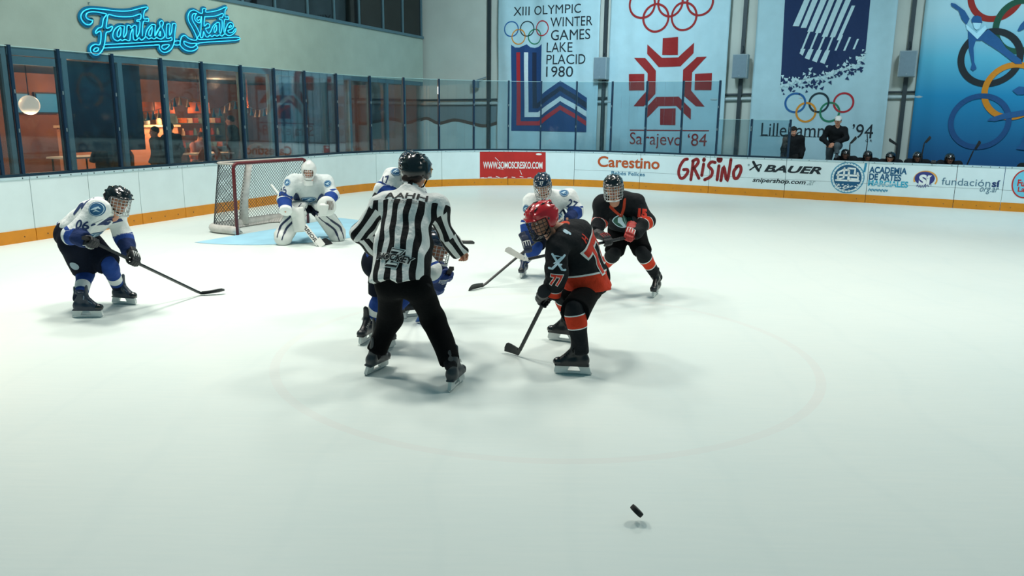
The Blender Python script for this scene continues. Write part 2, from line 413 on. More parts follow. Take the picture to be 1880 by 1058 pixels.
# ------------------------------------------------------------------ measured layout of the rink (metres)
DATA = {
 'B1T': [["XIII OLYMPIC", -12.249, 5.225, -9.88, 5.496], ["WINTER", -10.919, 4.83, -9.475, 5.113], ["GAMES", -10.894, 4.421, -9.541, 4.732], ["LAKE", -11.023, 4.049, -10.166, 4.35], ["PLACID", -11.014, 3.678, -9.688, 3.977], ["1980", -11.014, 3.284, -10.119, 3.609]],
 'B1R': [["blue", -12.304, 4.812, 0.25, 0.249, 0.036], ["black", -11.761, 4.807, 0.245, 0.247, 0.035], ["red", -11.213, 4.801, 0.241, 0.245, 0.034], ["yellow", -12.045, 4.563, 0.248, 0.249, 0.035], ["green", -11.481, 4.555, 0.244, 0.247, 0.035]],
 'B1P': [["navy", [[-12.297, 4.319], [-12.168, 4.228], [-12.014, 4.224], [-11.863, 4.278], [-11.752, 4.319], [-11.635, 4.228], [-11.484, 4.203], [-11.334, 4.23], [-11.212, 4.313], [-11.201, 2.719], [-10.518, 3.162], [-9.584, 2.625], [-9.571, 1.553], [-12.248, 1.544]]], ["red", [[-12.114, 4.072], [-11.976, 4.069], [-11.94, 1.861], [-11.309, 1.871], [-10.497, 2.393], [-9.583, 1.905], [-9.578, 1.751], [-10.493, 2.247], [-11.255, 1.736], [-12.078, 1.722]]], ["white", [[-11.834, 4.066], [-11.692, 4.063], [-11.657, 2.156], [-11.34, 2.159], [-10.505, 2.68], [-9.58, 2.211], [-9.573, 2.028], [-10.5, 2.521], [-11.276, 2.007], [-11.798, 2.0]]], ["dark", [[-11.556, 4.06], [-11.405, 4.057], [-11.372, 2.442], [-10.514, 2.996], [-9.579, 2.473], [-9.572, 2.277], [-10.509, 2.842], [-11.343, 2.285], [-11.521, 2.283]]]],
 'B2R': [["maroon", -7.901, 5.379, 0.423, 0.425, 0.065], ["maroon", -7.027, 5.386, 0.41, 0.419, 0.063], ["maroon", -6.15, 5.369, 0.397, 0.411, 0.061], ["maroon", -7.462, 4.971, 0.417, 0.425, 0.064], ["maroon", -6.598, 4.973, 0.404, 0.418, 0.062]],
 'B2P': [["maroon", [[-7.224, 4.384], [-6.733, 4.398], [-6.716, 3.883], [-7.215, 3.897]]], ["maroon", [[-8.222, 3.343], [-7.73, 3.346], [-7.706, 2.851], [-8.2, 2.847]]], ["maroon", [[-6.177, 3.33], [-5.679, 3.349], [-5.667, 2.855], [-6.16, 2.856]]], ["maroon", [[-7.183, 2.309], [-6.691, 2.321], [-6.676, 1.821], [-7.166, 1.822]]], ["maroon", [[-7.694, 4.214], [-7.219, 3.812], [-6.699, 3.81], [-6.252, 4.225], [-6.255, 3.926], [-6.612, 3.55], [-7.3, 3.539], [-7.685, 3.935]]], ["maroon", [[-6.144, 3.815], [-5.854, 3.818], [-6.263, 3.375], [-6.261, 2.848], [-5.824, 2.376], [-6.089, 2.387], [-6.513, 2.734], [-6.53, 3.447]]], ["maroon", [[-8.065, 3.819], [-7.731, 3.813], [-7.383, 3.437], [-7.356, 2.754], [-7.705, 2.376], [-8.02, 2.374], [-7.617, 2.859], [-7.634, 3.366]]], ["maroon", [[-7.329, 2.659], [-6.612, 2.668], [-6.228, 2.304], [-6.213, 1.987], [-6.674, 2.395], [-7.231, 2.384], [-7.64, 1.975], [-7.648, 2.322]]], ["maroon", [[-8.132, 1.66], [-5.654, 1.691], [-5.652, 1.658], [-8.13, 1.625]]]],
 'B2T': [["Sarajevo ‘84", -8.112, 1.216, -5.697, 1.583]],
 'B3P': [["navy", [[-3.779, 6.398], [-1.567, 6.246], [-1.546, 3.794], [-1.786, 3.488], [-2.181, 3.409], [-2.575, 3.245], [-3.067, 3.164], [-3.693, 2.995]]], ["pale", [[-2.976, 6.101], [-2.821, 6.091], [-3.332, 4.584], [-3.492, 4.589]]], ["pale", [[-2.76, 6.087], [-2.615, 6.077], [-3.133, 4.535], [-3.283, 4.54]]], ["pale", [[-2.547, 6.073], [-2.395, 6.063], [-2.939, 4.424], [-3.096, 4.429]]], ["pale", [[-2.335, 6.059], [-2.192, 6.05], [-2.739, 4.384], [-2.887, 4.389]]], ["pale", [[-2.189, 5.85], [-2.047, 5.841], [-2.556, 4.274], [-2.703, 4.279]]], ["pale", [[-2.12, 5.404], [-1.985, 5.397], [-2.352, 4.256], [-2.49, 4.26]]], ["pale", [[-2.012, 5.075], [-1.925, 5.071], [-2.211, 4.173], [-2.3, 4.176]]], ["pale", [[-3.038, 4.515], [-2.984, 4.513], [-3.205, 3.849], [-3.259, 3.85]]], ["pale", [[-3.234, 3.977], [-3.108, 3.974], [-3.168, 3.793], [-3.24, 3.846]]], ["pale", [[-2.827, 4.462], [-2.773, 4.46], [-2.983, 3.823], [-3.037, 3.824]]], ["pale", [[-3.01, 3.959], [-2.885, 3.956], [-2.977, 3.675], [-3.107, 3.728]]], ["pale", [[-2.618, 4.409], [-2.564, 4.408], [-2.756, 3.819], [-2.81, 3.82]]], ["pale", [[-2.788, 3.937], [-2.664, 3.934], [-2.773, 3.599], [-2.902, 3.652]]], ["pale", [[-2.41, 4.357], [-2.357, 4.355], [-2.525, 3.835], [-2.578, 3.836]]], ["pale", [[-2.569, 3.915], [-2.446, 3.913], [-2.561, 3.554], [-2.69, 3.606]]], ["pale", [[-2.203, 4.305], [-2.151, 4.304], [-2.279, 3.901], [-2.332, 3.902]]], ["pale", [[-1.998, 4.254], [-1.947, 4.252], [-2.059, 3.896], [-2.111, 3.897]]], ["pale", [[-1.795, 4.203], [-1.743, 4.201], [-1.827, 3.932], [-1.879, 3.933]]]],
 'B3S': [[-3.666, 2.929], [-3.062, 3.099], [-2.569, 3.181], [-2.175, 3.346], [-1.784, 3.467], [-1.534, 3.67]],
 'B3R': [["blue", -3.253, 2.502, 0.289, 0.287, 0.055], ["black", -2.621, 2.509, 0.282, 0.284, 0.054], ["red", -1.975, 2.512, 0.274, 0.28, 0.052], ["yellow", -2.946, 2.242, 0.286, 0.287, 0.055], ["green", -2.312, 2.253, 0.279, 0.283, 0.053]],
 'B3T': [["Lillehammer ’94", -4.128, 1.558, -1.149, 1.935], ["C R", -1.317, 1.459, -1.148, 1.523]],
 'B4R': [["red", 1.353, 5.224, 0.633, 0.7, 0.148], ["green", 1.966, 4.398, 0.595, 0.679, 0.145], ["black", 1.406, 3.648, 0.73, 0.727, 0.156], ["yellow", 2.001, 2.813, 0.685, 0.721, 0.141], ["blue", 1.358, 2.044, 0.716, 0.718, 0.131]],
 'B4P': [["figure", [[0.36, 5.025], [0.47, 5.001], [0.704, 4.817], [0.834, 4.619], [0.781, 4.467], [0.658, 4.607], [0.561, 4.823], [0.386, 4.947]]], ["figure", [[0.871, 4.599], [0.914, 4.681], [1.0, 4.697], [1.092, 4.659], [1.134, 4.512], [0.898, 4.52]]], ["ice", [[0.916, 4.52], [1.11, 4.513], [1.08, 4.379], [1.025, 4.343], [0.959, 4.395]]], ["ice", [[0.76, 4.487], [1.034, 4.265], [1.204, 4.452], [1.251, 4.354], [1.07, 4.109], [0.792, 4.37]]], ["figure", [[0.821, 4.427], [0.99, 4.189], [1.127, 4.223], [1.286, 4.353], [1.557, 4.115], [1.724, 3.88], [2.085, 3.585], [2.122, 3.481], [1.979, 3.483], [1.597, 3.787], [1.179, 4.079], [1.038, 4.083], [1.007, 3.897], [1.066, 3.544], [1.138, 3.386], [1.064, 3.324], [0.997, 3.38], [1.018, 3.506], [0.905, 3.861], [0.846, 4.213]]], ["figure", [[1.533, 2.071], [1.588, 2.14], [1.922, 2.274], [2.393, 2.365], [2.41, 2.228], [1.941, 2.124], [1.703, 2.061]]], ["figure", [[1.991, 2.832], [2.116, 2.929], [2.323, 2.909], [2.346, 2.735], [2.108, 2.727]]], ["figure", [[1.918, 4.294], [1.962, 4.425], [2.105, 4.626], [2.138, 4.362], [1.964, 4.274]]], ["figure", [[2.251, 1.367], [2.334, 1.477], [2.411, 1.816], [2.491, 1.857], [2.523, 1.343]]]],
 'BOUT': [[-12.836, -9.228], [-8.926, -5.246], [-4.492, -0.873], [-0.222, 6.0]],
 'ADT': {"web": [["WWW.SOMOSCRESKO.COM", "adwhite", 5.186, 0.505, 6.975, 0.702, 0.02, 0]], "care": [["Carestino", "rust", 8.628, 0.607, 10.512, 0.917, 0.022, 0], ["Bebés Felices", "tealtext", 9.054, 0.382, 10.084, 0.488, 0.012, 0]], "bauer": [["BAUER", "ink", 13.434, 0.674, 14.885, 0.852, 0.035, 0.3], ["snipershop.com", "ink", 13.152, 0.387, 14.526, 0.5, 0.02, 0.25], [".ar", "fade", 14.561, 0.373, 14.765, 0.483, 0.0, 0.25]], "acad": [["ACADEMIA", "deepblue", 16.023, 0.761, 16.879, 0.915, 0.035, 0], ["DE ARTES", "deepblue", 16.033, 0.589, 16.767, 0.745, 0.035, 0], ["MARCIALES", "cyantext", 16.026, 0.436, 16.938, 0.581, 0.03, 0]], "si": [["Sí", "adwhite", 17.161, 0.53, 17.439, 0.768, 0.05, 0]], "fund": [["fundación", "slate", 17.659, 0.548, 18.679, 0.717, 0.0, 0], ["sí", "navytext", 18.709, 0.555, 18.878, 0.707, 0.03, 0], ["org.ar", "slate", 18.479, 0.427, 18.864, 0.531, 0.0, 0.3]], "round": [["Fu", "adred", 19.218, 0.599, 19.363, 0.751, 0.03, 0], ["La", "adred", 19.241, 0.471, 19.384, 0.584, 0.03, 0]]},
 'ADP': {"web": [[5.085, 0.198], [7.081, 0.213], [7.064, 0.998], [5.082, 1.0]]},
 'GRIS': [[[11.315, 0.918], [11.22, 0.888], [11.119, 0.724], [11.083, 0.535], [11.139, 0.391], [11.236, 0.395], [11.338, 0.534], [11.333, 0.627], [11.222, 0.622]], [[11.446, 0.352], [11.47, 0.633], [11.482, 0.871]], [[11.469, 0.871], [11.588, 0.928], [11.633, 0.851], [11.572, 0.743], [11.482, 0.66]], [[11.522, 0.675], [11.675, 0.404]], [[11.785, 0.799], [11.751, 0.487]], [[11.79, 0.931], [11.784, 0.904]], [[12.103, 0.857], [11.996, 0.865], [11.923, 0.758], [12.038, 0.632], [12.008, 0.473], [11.84, 0.372]], [[12.215, 0.77], [12.188, 0.39]], [[12.22, 0.962], [12.22, 0.936]], [[12.295, 0.369], [12.348, 0.763], [12.467, 0.365], [12.531, 0.951]], [[12.713, 0.765], [12.631, 0.632], [12.656, 0.465], [12.747, 0.47], [12.823, 0.667], [12.788, 0.794], [12.687, 0.764]]],
 'BX': [[[13.138, 0.91], [13.218, 0.786], [13.294, 0.688]], [[13.06, 0.695], [13.221, 0.812], [13.353, 0.843], [13.294, 0.693]]],
 'CIR': {"acad": [15.53, 0.608, 0.401, 0.393], "si": [17.285, 0.677, 0.22, 0.164], "sio": [17.304, 0.647, 0.264, 0.218], "round": [19.365, 0.652, 0.243, 0.31]},
 'SLASH': [[15.885, 0.763], [15.936, 0.765], [15.957, 0.992], [15.905, 1.006]],
 'NEON': [[[12.016, 3.779], [11.971, 3.779], [11.902, 3.793], [11.869, 3.836], [11.902, 3.897], [11.995, 3.932], [12.139, 3.945], [12.27, 3.939], [12.355, 3.927], [12.27, 3.827], [12.22, 3.683], [12.13, 3.643], [12.056, 3.572], [12.065, 3.536], [12.122, 3.573], [12.181, 3.573], [12.135, 3.345], [12.015, 3.33], [11.918, 3.274], [11.896, 3.198], [11.953, 3.139], [12.043, 3.129], [12.129, 3.183], [12.206, 3.275], [12.263, 3.42], [12.308, 3.574], [12.406, 3.61], [12.469, 3.686], [12.459, 3.712], [12.387, 3.678], [12.319, 3.672], [12.357, 3.826], [12.402, 3.927], [12.55, 3.917], [12.773, 3.925], [13.004, 3.961], [13.208, 4.028], [13.197, 3.926], [13.106, 3.9], [13.102, 3.866], [13.176, 3.868], [13.14, 3.673], [13.061, 3.554]], [[12.016, 3.779], [11.998, 3.735], [11.928, 3.686], [11.839, 3.693], [11.771, 3.753], [11.756, 3.834], [11.829, 3.925], [11.95, 3.981], [12.081, 4.001], [12.305, 4.012], [12.535, 4.017], [12.757, 4.032], [12.959, 4.066], [13.168, 4.13], [13.381, 4.188], [13.416, 4.164], [13.319, 4.097], [13.288, 3.947], [13.409, 3.96], [13.394, 3.896], [13.265, 3.877], [13.212, 3.59]], [[11.976, 3.226], [12.02, 3.261], [12.086, 3.266], [12.074, 3.222], [12.011, 3.191], [11.967, 3.204], [11.976, 3.226]], [[12.753, 3.747], [12.64, 3.736], [12.521, 3.659], [12.46, 3.545], [12.479, 3.47], [12.565, 3.439], [12.638, 3.473], [12.678, 3.454], [12.751, 3.483], [12.793, 3.475]], [[12.753, 3.747], [12.765, 3.726], [12.723, 3.546], [12.743, 3.532], [12.809, 3.62], [12.839, 3.756], [12.925, 3.764], [12.927, 3.72], [13.014, 3.784], [13.077, 3.768], [13.053, 3.621], [13.061, 3.554]], [[12.666, 3.717], [12.585, 3.622], [12.568, 3.533], [12.608, 3.52], [12.657, 3.584], [12.678, 3.707]], [[12.793, 3.475], [12.871, 3.476], [12.907, 3.607], [12.977, 3.714], [12.97, 3.591], [12.975, 3.502], [13.04, 3.496], [13.118, 3.548], [13.173, 3.507], [13.252, 3.548], [13.301, 3.586], [13.371, 3.547], [13.45, 3.577], [13.51, 3.559], [13.599, 3.601]], [[13.587, 3.853], [13.479, 3.842], [13.346, 3.727], [13.287, 3.596]], [[13.587, 3.853], [13.547, 3.62], [13.611, 3.718], [13.707, 3.819]], [[13.491, 3.809], [13.404, 3.71], [13.388, 3.628], [13.432, 3.615], [13.48, 3.705], [13.491, 3.809]], [[12.254, 3.343], [13.68, 3.521]], [[12.219, 3.276], [13.652, 3.449]], [[13.575, 3.645], [13.648, 3.744], [13.712, 3.831], [13.705, 3.911], [13.763, 3.952], [13.808, 3.934], [13.803, 3.887], [13.766, 3.825], [13.811, 3.736], [13.817, 3.644], [13.724, 3.577], [13.63, 3.581], [13.594, 3.601], [13.536, 3.561]], [[13.709, 3.738], [13.661, 3.653], [13.699, 3.639], [13.716, 3.727]], [[13.907, 3.897], [13.996, 3.906], [13.964, 3.751], [13.964, 3.674], [14.029, 3.757], [14.069, 3.914], [14.168, 3.924], [14.127, 3.766], [14.08, 3.548], [13.991, 3.399], [13.854, 3.318], [13.726, 3.309], [13.647, 3.373], [13.647, 3.449], [13.522, 3.439]], [[13.907, 3.897], [13.873, 3.719], [13.863, 3.624], [13.916, 3.599], [14.0, 3.636], [13.984, 3.564], [13.529, 3.503]], [[13.741, 3.45], [13.854, 3.471], [13.934, 3.471], [13.88, 3.414], [13.78, 3.365], [13.713, 3.401], [13.741, 3.45]], [[14.089, 3.561], [14.239, 3.579], [14.231, 3.501], [14.074, 3.488], [14.089, 3.561]], [[14.265, 3.588], [14.315, 3.676], [14.419, 3.709], [14.515, 3.657], [14.649, 3.632], [14.764, 3.654], [14.732, 3.774], [14.643, 3.911], [14.56, 4.024], [14.546, 4.13], [14.607, 4.233], [14.732, 4.284], [14.85, 4.261], [14.918, 4.238], [14.999, 4.254], [15.016, 4.341], [15.115, 4.353], [15.108, 4.284], [15.282, 4.31], [15.526, 4.376], [15.78, 4.475], [15.806, 4.447], [15.754, 4.403], [15.731, 4.254], [15.846, 4.26], [15.83, 4.195], [15.704, 4.175], [15.659, 3.89]], [[14.265, 3.588], [14.247, 3.502], [14.323, 3.424], [14.453, 3.385], [14.626, 3.398], [14.772, 3.47], [14.854, 3.588], [16.061, 3.745], [16.068, 3.817], [14.861, 3.662], [14.865, 3.786], [14.782, 3.925], [14.69, 4.037], [14.664, 4.119], [14.706, 4.196], [14.812, 4.22]], [[14.364, 3.584], [14.439, 3.572], [14.573, 3.553], [14.747, 3.567], [14.67, 3.493], [14.564, 3.467], [14.431, 3.493], [14.368, 3.536], [14.364, 3.584]], [[14.812, 4.22], [14.763, 4.166], [14.747, 4.092], [14.811, 4.038], [14.898, 4.034], [14.956, 4.175]], [[14.91, 4.158], [14.857, 4.152], [14.809, 4.104], [14.849, 4.072], [14.896, 4.108]], [[14.965, 4.176], [14.905, 3.839], [14.884, 3.714], [14.956, 3.726], [14.994, 3.847], [15.047, 3.753], [15.118, 3.74], [15.195, 3.791], [15.247, 3.758], [15.343, 3.804], [15.415, 3.785], [15.512, 3.826], [15.584, 3.8], [15.685, 3.861], [15.797, 3.832], [15.915, 3.856], [16.039, 3.932], [16.085, 4.001], [16.046, 4.004], [15.96, 3.925], [15.842, 3.901], [15.788, 3.947]], [[15.063, 4.187], [15.024, 3.974], [15.128, 4.033], [15.208, 4.017], [15.174, 3.951], [15.063, 3.916], [15.144, 3.824], [15.221, 3.868], [15.305, 3.989], [15.424, 4.076], [15.527, 4.087], [15.518, 3.896], [15.543, 3.86], [15.601, 3.98], [15.618, 4.159], [15.544, 4.164], [15.547, 4.202], [15.643, 4.225], [15.661, 4.316], [15.42, 4.233], [15.062, 4.175]], [[15.411, 4.037], [15.337, 3.942], [15.348, 3.855], [15.42, 3.937], [15.42, 4.038]], [[15.686, 3.873], [15.735, 3.993], [15.822, 4.104], [15.921, 4.14], [15.996, 4.109], [15.968, 4.016], [15.807, 3.949]], [[15.907, 4.087], [15.833, 4.016], [15.912, 4.036], [15.935, 4.077]]],
 'PIPE': [[-16.041, 2.402], [-14.468, 2.42], [-9.001, 2.499], [-4.579, 2.612], [-0.744, 2.665], [0.049, 2.674]],
 'MURAL': [[-17.987, 0.716], [-17.966, 1.431], [-17.599, 1.438], [-16.64, 1.496], [-16.284, 1.695], [-15.75, 1.875], [-15.229, 1.712], [-14.581, 1.835], [-13.924, 1.733], [-13.387, 1.65], [-12.797, 1.788], [-12.788, 0.874]],
 'MULL': [10.157, 11.352, 12.633, 13.823, 15.019, 16.273, 17.379, 18.555, 19.803, 21.04, 22.178, 23.209, 24.357],
 'UMULL': [16.436, 17.669, 19.049, 20.309, 21.62, 23.009, 24.256, 25.542],
 'CAFE': {"manA": [14.75, 1.667, 0.9], "manB": [14.705, 1.571, 1.3], "manC": [12.825, 1.758, 0.9], "manD": [13.555, 1.504, 1.4], "kid": [16.932, 1.39, 2.2], "manE": [17.203, 1.83, 1.2], "lampA": [15.897, 2.137, 3], "lampB": [17.967, 2.16, 3], "lampC": [17.316, 2.148, 3.6], "globe": [12.211, 2.159, 2.2], "lampD": [19.253, 2.581, 2.5], "bl0": [14.169, 2.105, 1.6], "bl1": [14.633, 2.009, 1.6], "bl2": [15.279, 2.116, 1.6], "bl3": [15.835, 2.386, 1.6], "bl4": [16.987, 2.105, 1.6], "bl5": [17.837, 2.315, 1.6], "bl6": [18.665, 2.105, 1.6], "bl7": [19.262, 2.186, 1.6], "cnt0": [14.964, 1.744, 4], "cnt1": [17.832, 1.727, 4], "shelf0": [18.408, 1.721, 4.2], "shelf1": [20.141, 1.711, 4.2], "tab": [16.481, 0.955, 2.0], "chair": [16.968, 0.879, 1.0], "scr0": [15.586, 2.474, 6.8], "scr1": [15.953, 2.077, 6.8], "scr2": [16.371, 2.495, 6.8], "scr3": [16.802, 2.085, 6.8]},
}
UB = Vector((math.sin(math.radians(21.84)), math.cos(math.radians(21.84)), 0)); NB = Vector((-UB.y, UB.x, 0))
WB = Vector((math.cos(math.radians(29.8)), -math.sin(math.radians(29.8)), 0)); MBn = Vector((-WB.y, WB.x, 0))
BA = Vector((-4.6177, 20.5635, 0)); BB = Vector((3.506, 23.3892, 0)); BC = Vector((.6732, 18.443, 0)); BR = 5.7; ARC = 9.7454
def rail(s, off=0.0, z=0.0):
    """point on the line of the boards, s metres along it, off metres outside the ice"""
    if s < 0: p = BA+UB*s; nn = NB
    elif s > ARC: p = BB+WB*(s-ARC); nn = MBn
    else:
        th = s/BR; nn = NB*math.cos(th)+UB*math.sin(th); p = BC+nn*BR
    q = p+nn*off; return Vector((q.x, q.y, z))
def LW(s, z, d=0.0):   # left wall: s along it, d metres behind its face
    p = NB*(13.72+d)+UB*s; return Vector((p.x, p.y, z))
WW = Vector((math.cos(math.radians(26.5)), -math.sin(math.radians(26.5)), 0)); MW = Vector((-WW.y, WW.x, 0))
def RW(s, z, d=0.0):   # banner wall: s along it, d metres in front of its face
    p = MW*(24.6-d)+WW*s; return Vector((p.x, p.y, z))
Zv = Vector((0, 0, 1))

# ------------------------------------------------------------------ the ice
def ice_material():
    m, nt, b = nodes_of('ice'); b.inputs['Roughness'].default_value = .42; b.inputs['Specular IOR Level'].default_value = .35
    tc = nt.nodes.new('ShaderNodeTexCoord')
    n1 = nt.nodes.new('ShaderNodeTexNoise'); n1.inputs['Scale'].default_value = .55; n1.inputs['Detail'].default_value = 7; n1.inputs['Roughness'].default_value = .6
    nt.links.new(tc.outputs['Object'], n1.inputs['Vector'])
    mp = nt.nodes.new('ShaderNodeMapping'); mp.inputs['Rotation'].default_value = (0, 0, .5); mp.inputs['Scale'].default_value = (1.2, 14, 1)
    nt.links.new(tc.outputs['Object'], mp.inputs['Vector'])
    n2 = nt.nodes.new('ShaderNodeTexNoise'); n2.inputs['Scale'].default_value = 2.2; n2.inputs['Detail'].default_value = 6; nt.links.new(mp.outputs[0], n2.inputs['Vector'])
    mx = nt.nodes.new('ShaderNodeMix'); mx.data_type = 'RGBA'; mx.inputs[6].default_value = srgb('#d9e6e2'); mx.inputs[7].default_value = srgb('#e9f0e9')
    nt.links.new(n1.outputs['Fac'], mx.inputs[0])
    # skate cuts: thin pale scratches
    wv = nt.nodes.new('ShaderNodeTexWave'); wv.inputs['Scale'].default_value = .35; wv.inputs['Distortion'].default_value = 9; wv.inputs['Detail'].default_value = 3; wv.inputs['Detail Scale'].default_value = .6
    nt.links.new(tc.outputs['Object'], wv.inputs['Vector'])
    rp = nt.nodes.new('ShaderNodeValToRGB'); rp.color_ramp.elements[0].position = .96; rp.color_ramp.elements[1].position = 1.0
    nt.links.new(wv.outputs['Fac'], rp.inputs[0])
    ml = nt.nodes.new('ShaderNodeMath'); ml.operation = 'MULTIPLY'; ml.inputs[1].default_value = .07; nt.links.new(rp.outputs[0], ml.inputs[0])
    mx2 = nt.nodes.new('ShaderNodeMix'); mx2.data_type = 'RGBA'; mx2.inputs[7].default_value = srgb('#c3d6d6')
    nt.links.new(ml.outputs[0], mx2.inputs[0]); nt.links.new(mx.outputs[2], mx2.inputs[6])
    r2 = nt.nodes.new('ShaderNodeMath'); r2.operation = 'MULTIPLY'; r2.inputs[1].default_value = .34; nt.links.new(n2.outputs['Fac'], r2.inputs[0])
    mx3 = nt.nodes.new('ShaderNodeMix'); mx3.data_type = 'RGBA'; mx3.inputs[7].default_value = srgb('#c9dcdc')
    nt.links.new(r2.outputs[0], mx3.inputs[0]); nt.links.new(mx2.outputs[2], mx3.inputs[6])
    # worn face-off circle buried in the ice
    vd = nt.nodes.new('ShaderNodeVectorMath'); vd.operation = 'DISTANCE'; vd.inputs[1].default_value = (.30, 6.95, 0); nt.links.new(tc.outputs['Object'], vd.inputs[0])
    cp = nt.nodes.new('ShaderNodeMath'); cp.operation = 'COMPARE'; cp.inputs[1].default_value = 2.35; cp.inputs[2].default_value = .04; nt.links.new(vd.outputs['Value'], cp.inputs[0])
    fm = nt.nodes.new('ShaderNodeMath'); fm.operation = 'MULTIPLY'; nt.links.new(cp.outputs[0], fm.inputs[0]); nt.links.new(n1.outputs['Fac'], fm.inputs[1])
    f2 = nt.nodes.new('ShaderNodeMath'); f2.operation = 'MULTIPLY'; f2.inputs[1].default_value = .16; nt.links.new(fm.outputs[0], f2.inputs[0])
    mx4 = nt.nodes.new('ShaderNodeMix'); mx4.data_type = 'RGBA'; mx4.inputs[7].default_value = srgb('#d9a9a4'); nt.links.new(f2.outputs[0], mx4.inputs[0]); nt.links.new(mx3.outputs[2], mx4.inputs[6])
    nt.links.new(mx4.outputs[2], b.inputs['Base Color'])
    bp = nt.nodes.new('ShaderNodeBump'); bp.inputs['Strength'].default_value = .12; bp.inputs['Distance'].default_value = .01
    nt.links.new(n2.outputs['Fac'], bp.inputs['Height']); nt.links.new(bp.outputs['Normal'], b.inputs['Normal'])
    return m
ICE = ice_material()
mb = MB(); N = 60
mb.v = [(-40+80*i/N, -12+60*j/N, 0) for j in range(N+1) for i in range(N+1)]
mb.f = [(j*(N+1)+i, j*(N+1)+i+1, (j+1)*(N+1)+i+1, (j+1)*(N+1)+i) for j in range(N) for i in range(N)]
structure(mb.build('floor', ICE))
# painted marks just under the ice surface
GA = Vector((-4.7395, 13.6108, 0)); GB = Vector((-3.9300, 15.2180, 0)); GM = (GA+GB)/2; GE = (GB-GA).normalized(); GN = Vector((-GE.y, GE.x, 0))  # GN points behind the goal
CREASE = mat('crease_paint', '#a3d8f0', .45, noise=.1, scale=3)
sh = ([(0, 0)]+[(1.83*math.cos(math.pi*i/40), 1.83*math.sin(math.pi*i/40)) for i in range(41)], [(0, i+1, i+2) for i in range(40)])
structure(applied('trim_1', sh, lambda x, y: GM+GE*x-GN*(y)+Zv*.004, CREASE, L=.3))
# ------------------------------------------------------------------ dasher boards, one panel at a time
BOARD = mat('board_plastic', '#d3e4e6', .35, noise=.035, scale=3, spec=.4)
KICK = mat('kick_plate_plastic', '#cf8410', .4, noise=.08, scale=6)
CAPM = mat('board_cap_plastic', '#b4cdd3', .35, noise=.05)
STEELD = mat('dark_painted_steel', '#123243', .45, metal=.3, noise=.05)
JOINT = mat('board_joint_gap', '#4c5c63', .8)
SCREW = mat('screw_head_steel', '#3d4a50', .5, metal=.6)
seams = [-16.6, -14.5, -12.45, -10.4, -8.36, -7.28, -6.19, -5.11, -3.0, -.9, 1.71, 3.9, 5.94, 7.93, 9.93, 11.96, 14.0, 16.0, 17.96, 18.94, 21.0, 23.0, 25.0, 27.0]
seams_lbl = {4: 'white board panel nearest the left edge of the picture', 5: 'white board panel directly behind the bent player with number 06',
 6: 'white board panel just right of the player with number 06', 7: 'narrow white board panel left of the goal net', 8: 'white board panel behind the left side of the goal',
 9: 'white board panel behind the goalkeeper', 10: "white board panel left of the referee's helmet", 11: "white board panel right of the referee's helmet beside the red web address advert", 12: 'white board panel under the right half of the red web address advert',
 13: 'white board panel under the orange-brown word advert', 14: 'white board panel under the left half of the hand-drawn red word', 15: 'white board panel under the last letters of the hand-drawn red word',
 16: 'white board panel under the end of the black sports advert and the round blue crest', 17: 'white board panel with the blue academy wording', 18: 'narrow white board panel ending the grey foundation wording', 19: 'white board panel at the right edge with the round red emblem'}
HB, HK = 1.03, .20
for i in range(len(seams)-1):
    s0, s1 = seams[i]+.006, seams[i+1]-.006
    n_ = max(2, int((s1-s0)/.25)) if -1 < s1 and s0 < ARC+.5 else 2
    ss = [s0+(s1-s0)*k/n_ for k in range(n_+1)]
    r = empty('dasher_board', rail((s0+s1)/2))
    lab = seams_lbl.get(i)
    tag(r, lab or 'white rink board panel out of the picture beyond the %s edge' % ('left' if i < 4 else 'right'), 'board panel', 'dasher boards around the ice')
    def strip(name, z0, z1, o0, o1, m):
        b = MB()
        for k in range(n_):
            a, c = ss[k], ss[k+1]
            b.hexa([rail(a, o0, z0), rail(c, o0, z0), rail(c, o1, z0), rail(a, o1, z0), rail(a, o0, z1), rail(c, o0, z1), rail(c, o1, z1), rail(a, o1, z1)])
        return b.build(name, m, r)
    strip('panel', HK, HB-.035, 0, .05, BOARD)
    strip('kick_plate', 0, HK, -.012, .05, KICK)
    strip('cap_rail', HB-.035, HB, -.012, .16, CAPM)
    if i >= 13: strip('panel_joint', .487, .492, -.002, .01, JOINT)
    strip('rear_frame', 0.02, HB-.04, .052, .09, JOINT)
    b = MB()
    for k in range(5):
        q = rail(s0+.12+(s1-s0-.24)*k/4, -.014, HB-.018); b.ellipsoid(q, ((1, 0, 0), (0, 1, 0), (0, 0, 1)), (.011, .011, .011), 6, 4)
    for k in range(3):
        q = rail(s0+.2+(s1-s0-.4)*k/2, -.014, .09); b.ellipsoid(q, ((1, 0, 0), (0, 1, 0), (0, 0, 1)), (.01, .01, .01), 6, 4)
    b.build('screws', SCREW, r)
# dark rail that carries the glass
def long_strip(name, sa, sb, z0, z1, o0, o1, m, step=.3):
    k = max(2, int((sb-sa)/step)); b = MB()
    for q in range(k):
        a = sa+(sb-sa)*q/k; c = sa+(sb-sa)*(q+1)/k
        b.hexa([rail(a, o0, z0), rail(c, o0, z0), rail(c, o1, z0), rail(a, o1, z0), rail(a, o0, z1), rail(c, o0, z1), rail(c, o1, z1), rail(a, o1, z1)])
    return b.build(name, m)
tag(long_strip('glass_rail', -16.5, 14.0, HB+.001, HB+.045, .05, .13, STEELD), 'dark steel channel on top of the boards holding the glass', 'rail')

